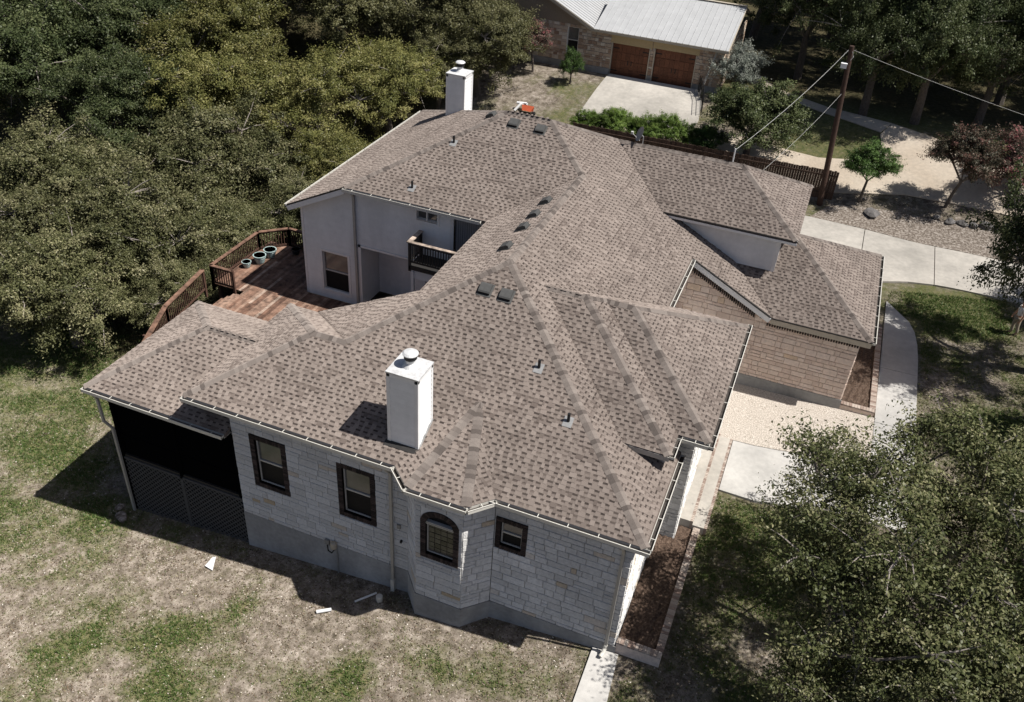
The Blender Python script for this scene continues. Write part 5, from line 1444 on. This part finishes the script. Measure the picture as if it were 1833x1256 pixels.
# ------------------------------------------------------------------ person on the lawn
def person(x, y, rz):
    z = g(x, y)
    e = empty('person', (x, y, z), 'person in a white shirt and khaki trousers standing on the lawn', 'person')
    e.rotation_euler = (0, 0, rz)
    def skin(name, vs, es, rad, m, lv=2):
        me = bpy.data.meshes.new(name); me.from_pydata(vs, es, [])
        o = bpy.data.objects.new(name, me); col.objects.link(o)
        o.modifiers.new('skin', 'SKIN'); o.modifiers['skin'].use_smooth_shade = True
        sv = me.skin_vertices[0].data
        for i, r in enumerate(rad): sv[i].radius = r if hasattr(r, '__len__') else (r, r)
        sv[0].use_root = True
        ss_ = o.modifiers.new('sub', 'SUBSURF'); ss_.levels = lv; ss_.render_levels = lv
        me.materials.append(MT[m]); o.parent = e
        return o
    # body: pelvis root, spine, head, arms, legs
    V = [(0, 0, .95), (0, 0, 1.15), (0, 0, 1.38), (0, 0, 1.50), (0, .01, 1.58), (0, .02, 1.68),
         (.19, 0, 1.42), (.26, .03, 1.14), (.27, .12, .92), (.27, .16, .84), (-.19, 0, 1.42), (-.27, -.02, 1.14), (-.28, .05, .90), (-.28, .08, .81),
         (.10, 0, .88), (.11, .05, .50), (.11, .0, .10), (.12, .14, .05), (-.10, 0, .88), (-.12, -.04, .50), (-.12, -.14, .12), (-.12, -.02, .05)]
    Ed = [(0, 1), (1, 2), (2, 3), (3, 4), (4, 5), (2, 6), (6, 7), (7, 8), (8, 9), (2, 10), (10, 11), (11, 12), (12, 13), (0, 14), (14, 15), (15, 16), (16, 17), (0, 18), (18, 19), (19, 20), (20, 21)]
    rad = [(.15, .11), (.14, .10), (.16, .11), .055, .08, .10, .065, .05, .04, .035, .065, .05, .04, .035, .09, .062, .045, .045, .09, .062, .045, .045]
    skin('body', V, Ed, rad, 'skin')
    sh = [0, 1, 2, 6, 7, 10, 11]
    mp = {k: i for i, k in enumerate(sh)}
    half = {7: 6, 11: 10}
    VS = [V[k] if k not in half else tuple((V[k][i] * .6 + V[half[k]][i] * .4) for i in range(3)) for k in sh]
    skin('shirt', VS, [(mp[a], mp[b]) for a, b in Ed if a in mp and b in mp], [(.175, .135), (.165, .125), (.185, .13), .085, .075, .085, .075], 'shirt')
    tr_ = [0, 14, 15, 16, 18, 19, 20]; mp = {k: i for i, k in enumerate(tr_)}
    skin('trousers', [V[k] for k in tr_], [(mp[a], mp[b]) for a, b in Ed if a in mp and b in mp], [(.165, .125), .11, .082, .07, .11, .082, .07], 'khaki')
    skin('hair', [(0, -.01, 1.70), (0, -.03, 1.75)], [(0, 1)], [.105, .09], 'hair', 2)
    for k, nm in ((17, 'shoe'), (21, 'shoe')):
        p = V[k]; skin('shoe', [(p[0], p[1] - .16, .05), (p[0], p[1] - .03, .045), (p[0], p[1] + .06, .04)], [(0, 1), (1, 2)], [.05, .052, .045], 'shoe', 1)
    fc = MB(); fc.tube([(0, .115, 1.66), (0, .135, 1.63)], [.012, .018], 8); fc.box((-.03, .11, 1.595), (.03, .122, 1.603)); fc.box((-.045, .10, 1.675), (-.02, .112, 1.685)); fc.box((.02, .10, 1.675), (.045, .112, 1.685))
    o = fc.build('face', MT['skin']); o.parent = e
    for s_, k in ((1, 9), (-1, 13)):
        p = V[k]
        for j, (dx, L_) in enumerate(((-.022, .06), (-.008, .075), (.007, .08), (.021, .07))):
            o = MB().tube([(p[0], p[1] + dx, p[2]), (p[0] - s_ * .01, p[1] + dx * 1.2 + .005, p[2] - L_ * .55), (p[0] - s_ * .022, p[1] + dx * 1.2 + .012, p[2] - L_)], [.012, .010, .007], 6).build('finger', MT['skin']); o.parent = e
        o = MB().tube([(p[0], p[1] + .03, p[2] + .03), (p[0] - s_ * .02, p[1] + .055, p[2] - .005), (p[0] - s_ * .025, p[1] + .06, p[2] - .03)], [.012, .011, .008], 6).build('thumb', MT['skin']); o.parent = e
person(11.95, 23.8, 1.9)

# ------------------------------------------------------------------ grass
def grass():
    rs = np.random.default_rng(5)
    n = 520000
    x = rs.uniform(-36, 15, n); y = rs.uniform(-8.5, 28, n)
    m = green_mask(x, y)
    keep = rs.random(n) < (.16 + .72 * m ** 1.2)
    inside = ((x > -13.7) & (x < .4) & (y > .2) & (y < 25)) | ((x > -6.8) & (x < -5) & (y > -.5) & (y < 1)) | ((x > -19) & (x < -13) & (y > .35)) | ((x > -1.8) & (x < 6.45) & (y > 8.2)) | ((x > 0) & (x < 1.2) & (y > .2)) | ((x > 6.3) & (x < 8.05) & (y > 8.8) & (y < 23.2)) | ((x > -1.05) & (x < .0) & (y < .5) & (y > -2.7)) | ((x > 5.0) & (y > 25.2) & (y > 25.0 + .25 * (x - 5))) | ((x > -22.5) & (x < -13) & (y > 6)) | ((x < -24) & (y > 10))
    walk2 = (x > 1.2) & (x < 8) & (y > 8.2) & (y < 11.8)
    keep &= ~inside & ~walk2
    x, y, m = x[keep], y[keep], m[keep]
    z = np.vectorize(g)(x, y) + (fbm(x * 1.3, y * 1.3, 5, 4) - .5) * .07 - .03
    k = 3
    X = np.repeat(np.stack([x, y, z], 1), k, 0) + rs.normal(0, .025, (len(x) * k, 3)) * np.array([1, 1, 0])
    mm = np.repeat(m, k); nn = len(X)
    hgt = rs.uniform(.03, .10, nn) * (.6 + .7 * mm)
    a = rs.uniform(0, 2 * math.pi, nn); lean = rs.normal(0, .6, (nn, 2)) * hgt[:, None]
    wv = np.stack([np.cos(a), np.sin(a), np.zeros(nn)], 1) * rs.uniform(.008, .024, nn)[:, None]
    V = np.empty((nn, 3, 3))
    V[:, 0] = X - wv; V[:, 1] = X + wv
    V[:, 2] = X + np.stack([lean[:, 0], lean[:, 1], hgt], 1)
    me = bpy.data.meshes.new('grass')
    me.vertices.add(nn * 3); me.loops.add(nn * 3); me.polygons.add(nn)
    me.vertices.foreach_set('co', V.reshape(-1).astype(np.float32))
    me.loops.foreach_set('vertex_index', np.arange(nn * 3, dtype=np.int32))
    me.polygons.foreach_set('loop_start', np.arange(0, nn * 3, 3, dtype=np.int32))
    at = me.attributes.new('col', 'FLOAT', 'FACE')
    at.data.foreach_set('value', np.clip(.80 - .68 * mm + rs.normal(0, .22, nn), 0, 1).astype(np.float32))
    me.update(calc_edges=True)
    me.materials.append(LF['grass'])
    o = bpy.data.objects.new('grass', me); col.objects.link(o)
    tag(o, 'sparse short grass growing in patches over the bare lawn', 'grass', kind='stuff')
grass()

def litter():
    """fallen leaves, chips and pebbles strewn over the bare lawn"""
    rs = np.random.default_rng(8); n = 110000
    x = rs.uniform(-27, 4, n); y = rs.uniform(-8.5, 8, n)
    d = fbm(x * .8, y * .8, 33, 3)
    keep = (rs.random(n) < .25 + .9 * np.clip(d - .4, 0, 1)) & ~((x > -19.2) & (x < 1.3) & (y > .3)) & ~((x > -6.9) & (x < -5) & (y > -.6)) & ~((x > -1.05) & (x < 0) & (y > -2.7))
    x, y = x[keep], y[keep]; n = len(x)
    z = np.vectorize(g)(x, y) + (fbm(x * 1.3, y * 1.3, 5, 4) - .5) * .07 - .012
    me = leaf_mesh('litter', np.stack([x, y, z], 1), np.tile(np.array([0, 0, 2.2]), (n, 1)), .055, rs, np.clip(rs.beta(.8, 1.4, n), 0, 1), aspect=.7)
    me.materials.append(mat('leaf_litter', [(0, (.05, .035, .022)), (.4, (.17, .12, .08)), (.7, (.36, .30, .24)), (1, (.66, .62, .56))], noise=(30, .2)))
    o = bpy.data.objects.new('leaf_litter', me); col.objects.link(o)
    tag(o, 'dry leaves, chips and pebbles strewn over the bare lawn', 'litter', kind='stuff')
litter()
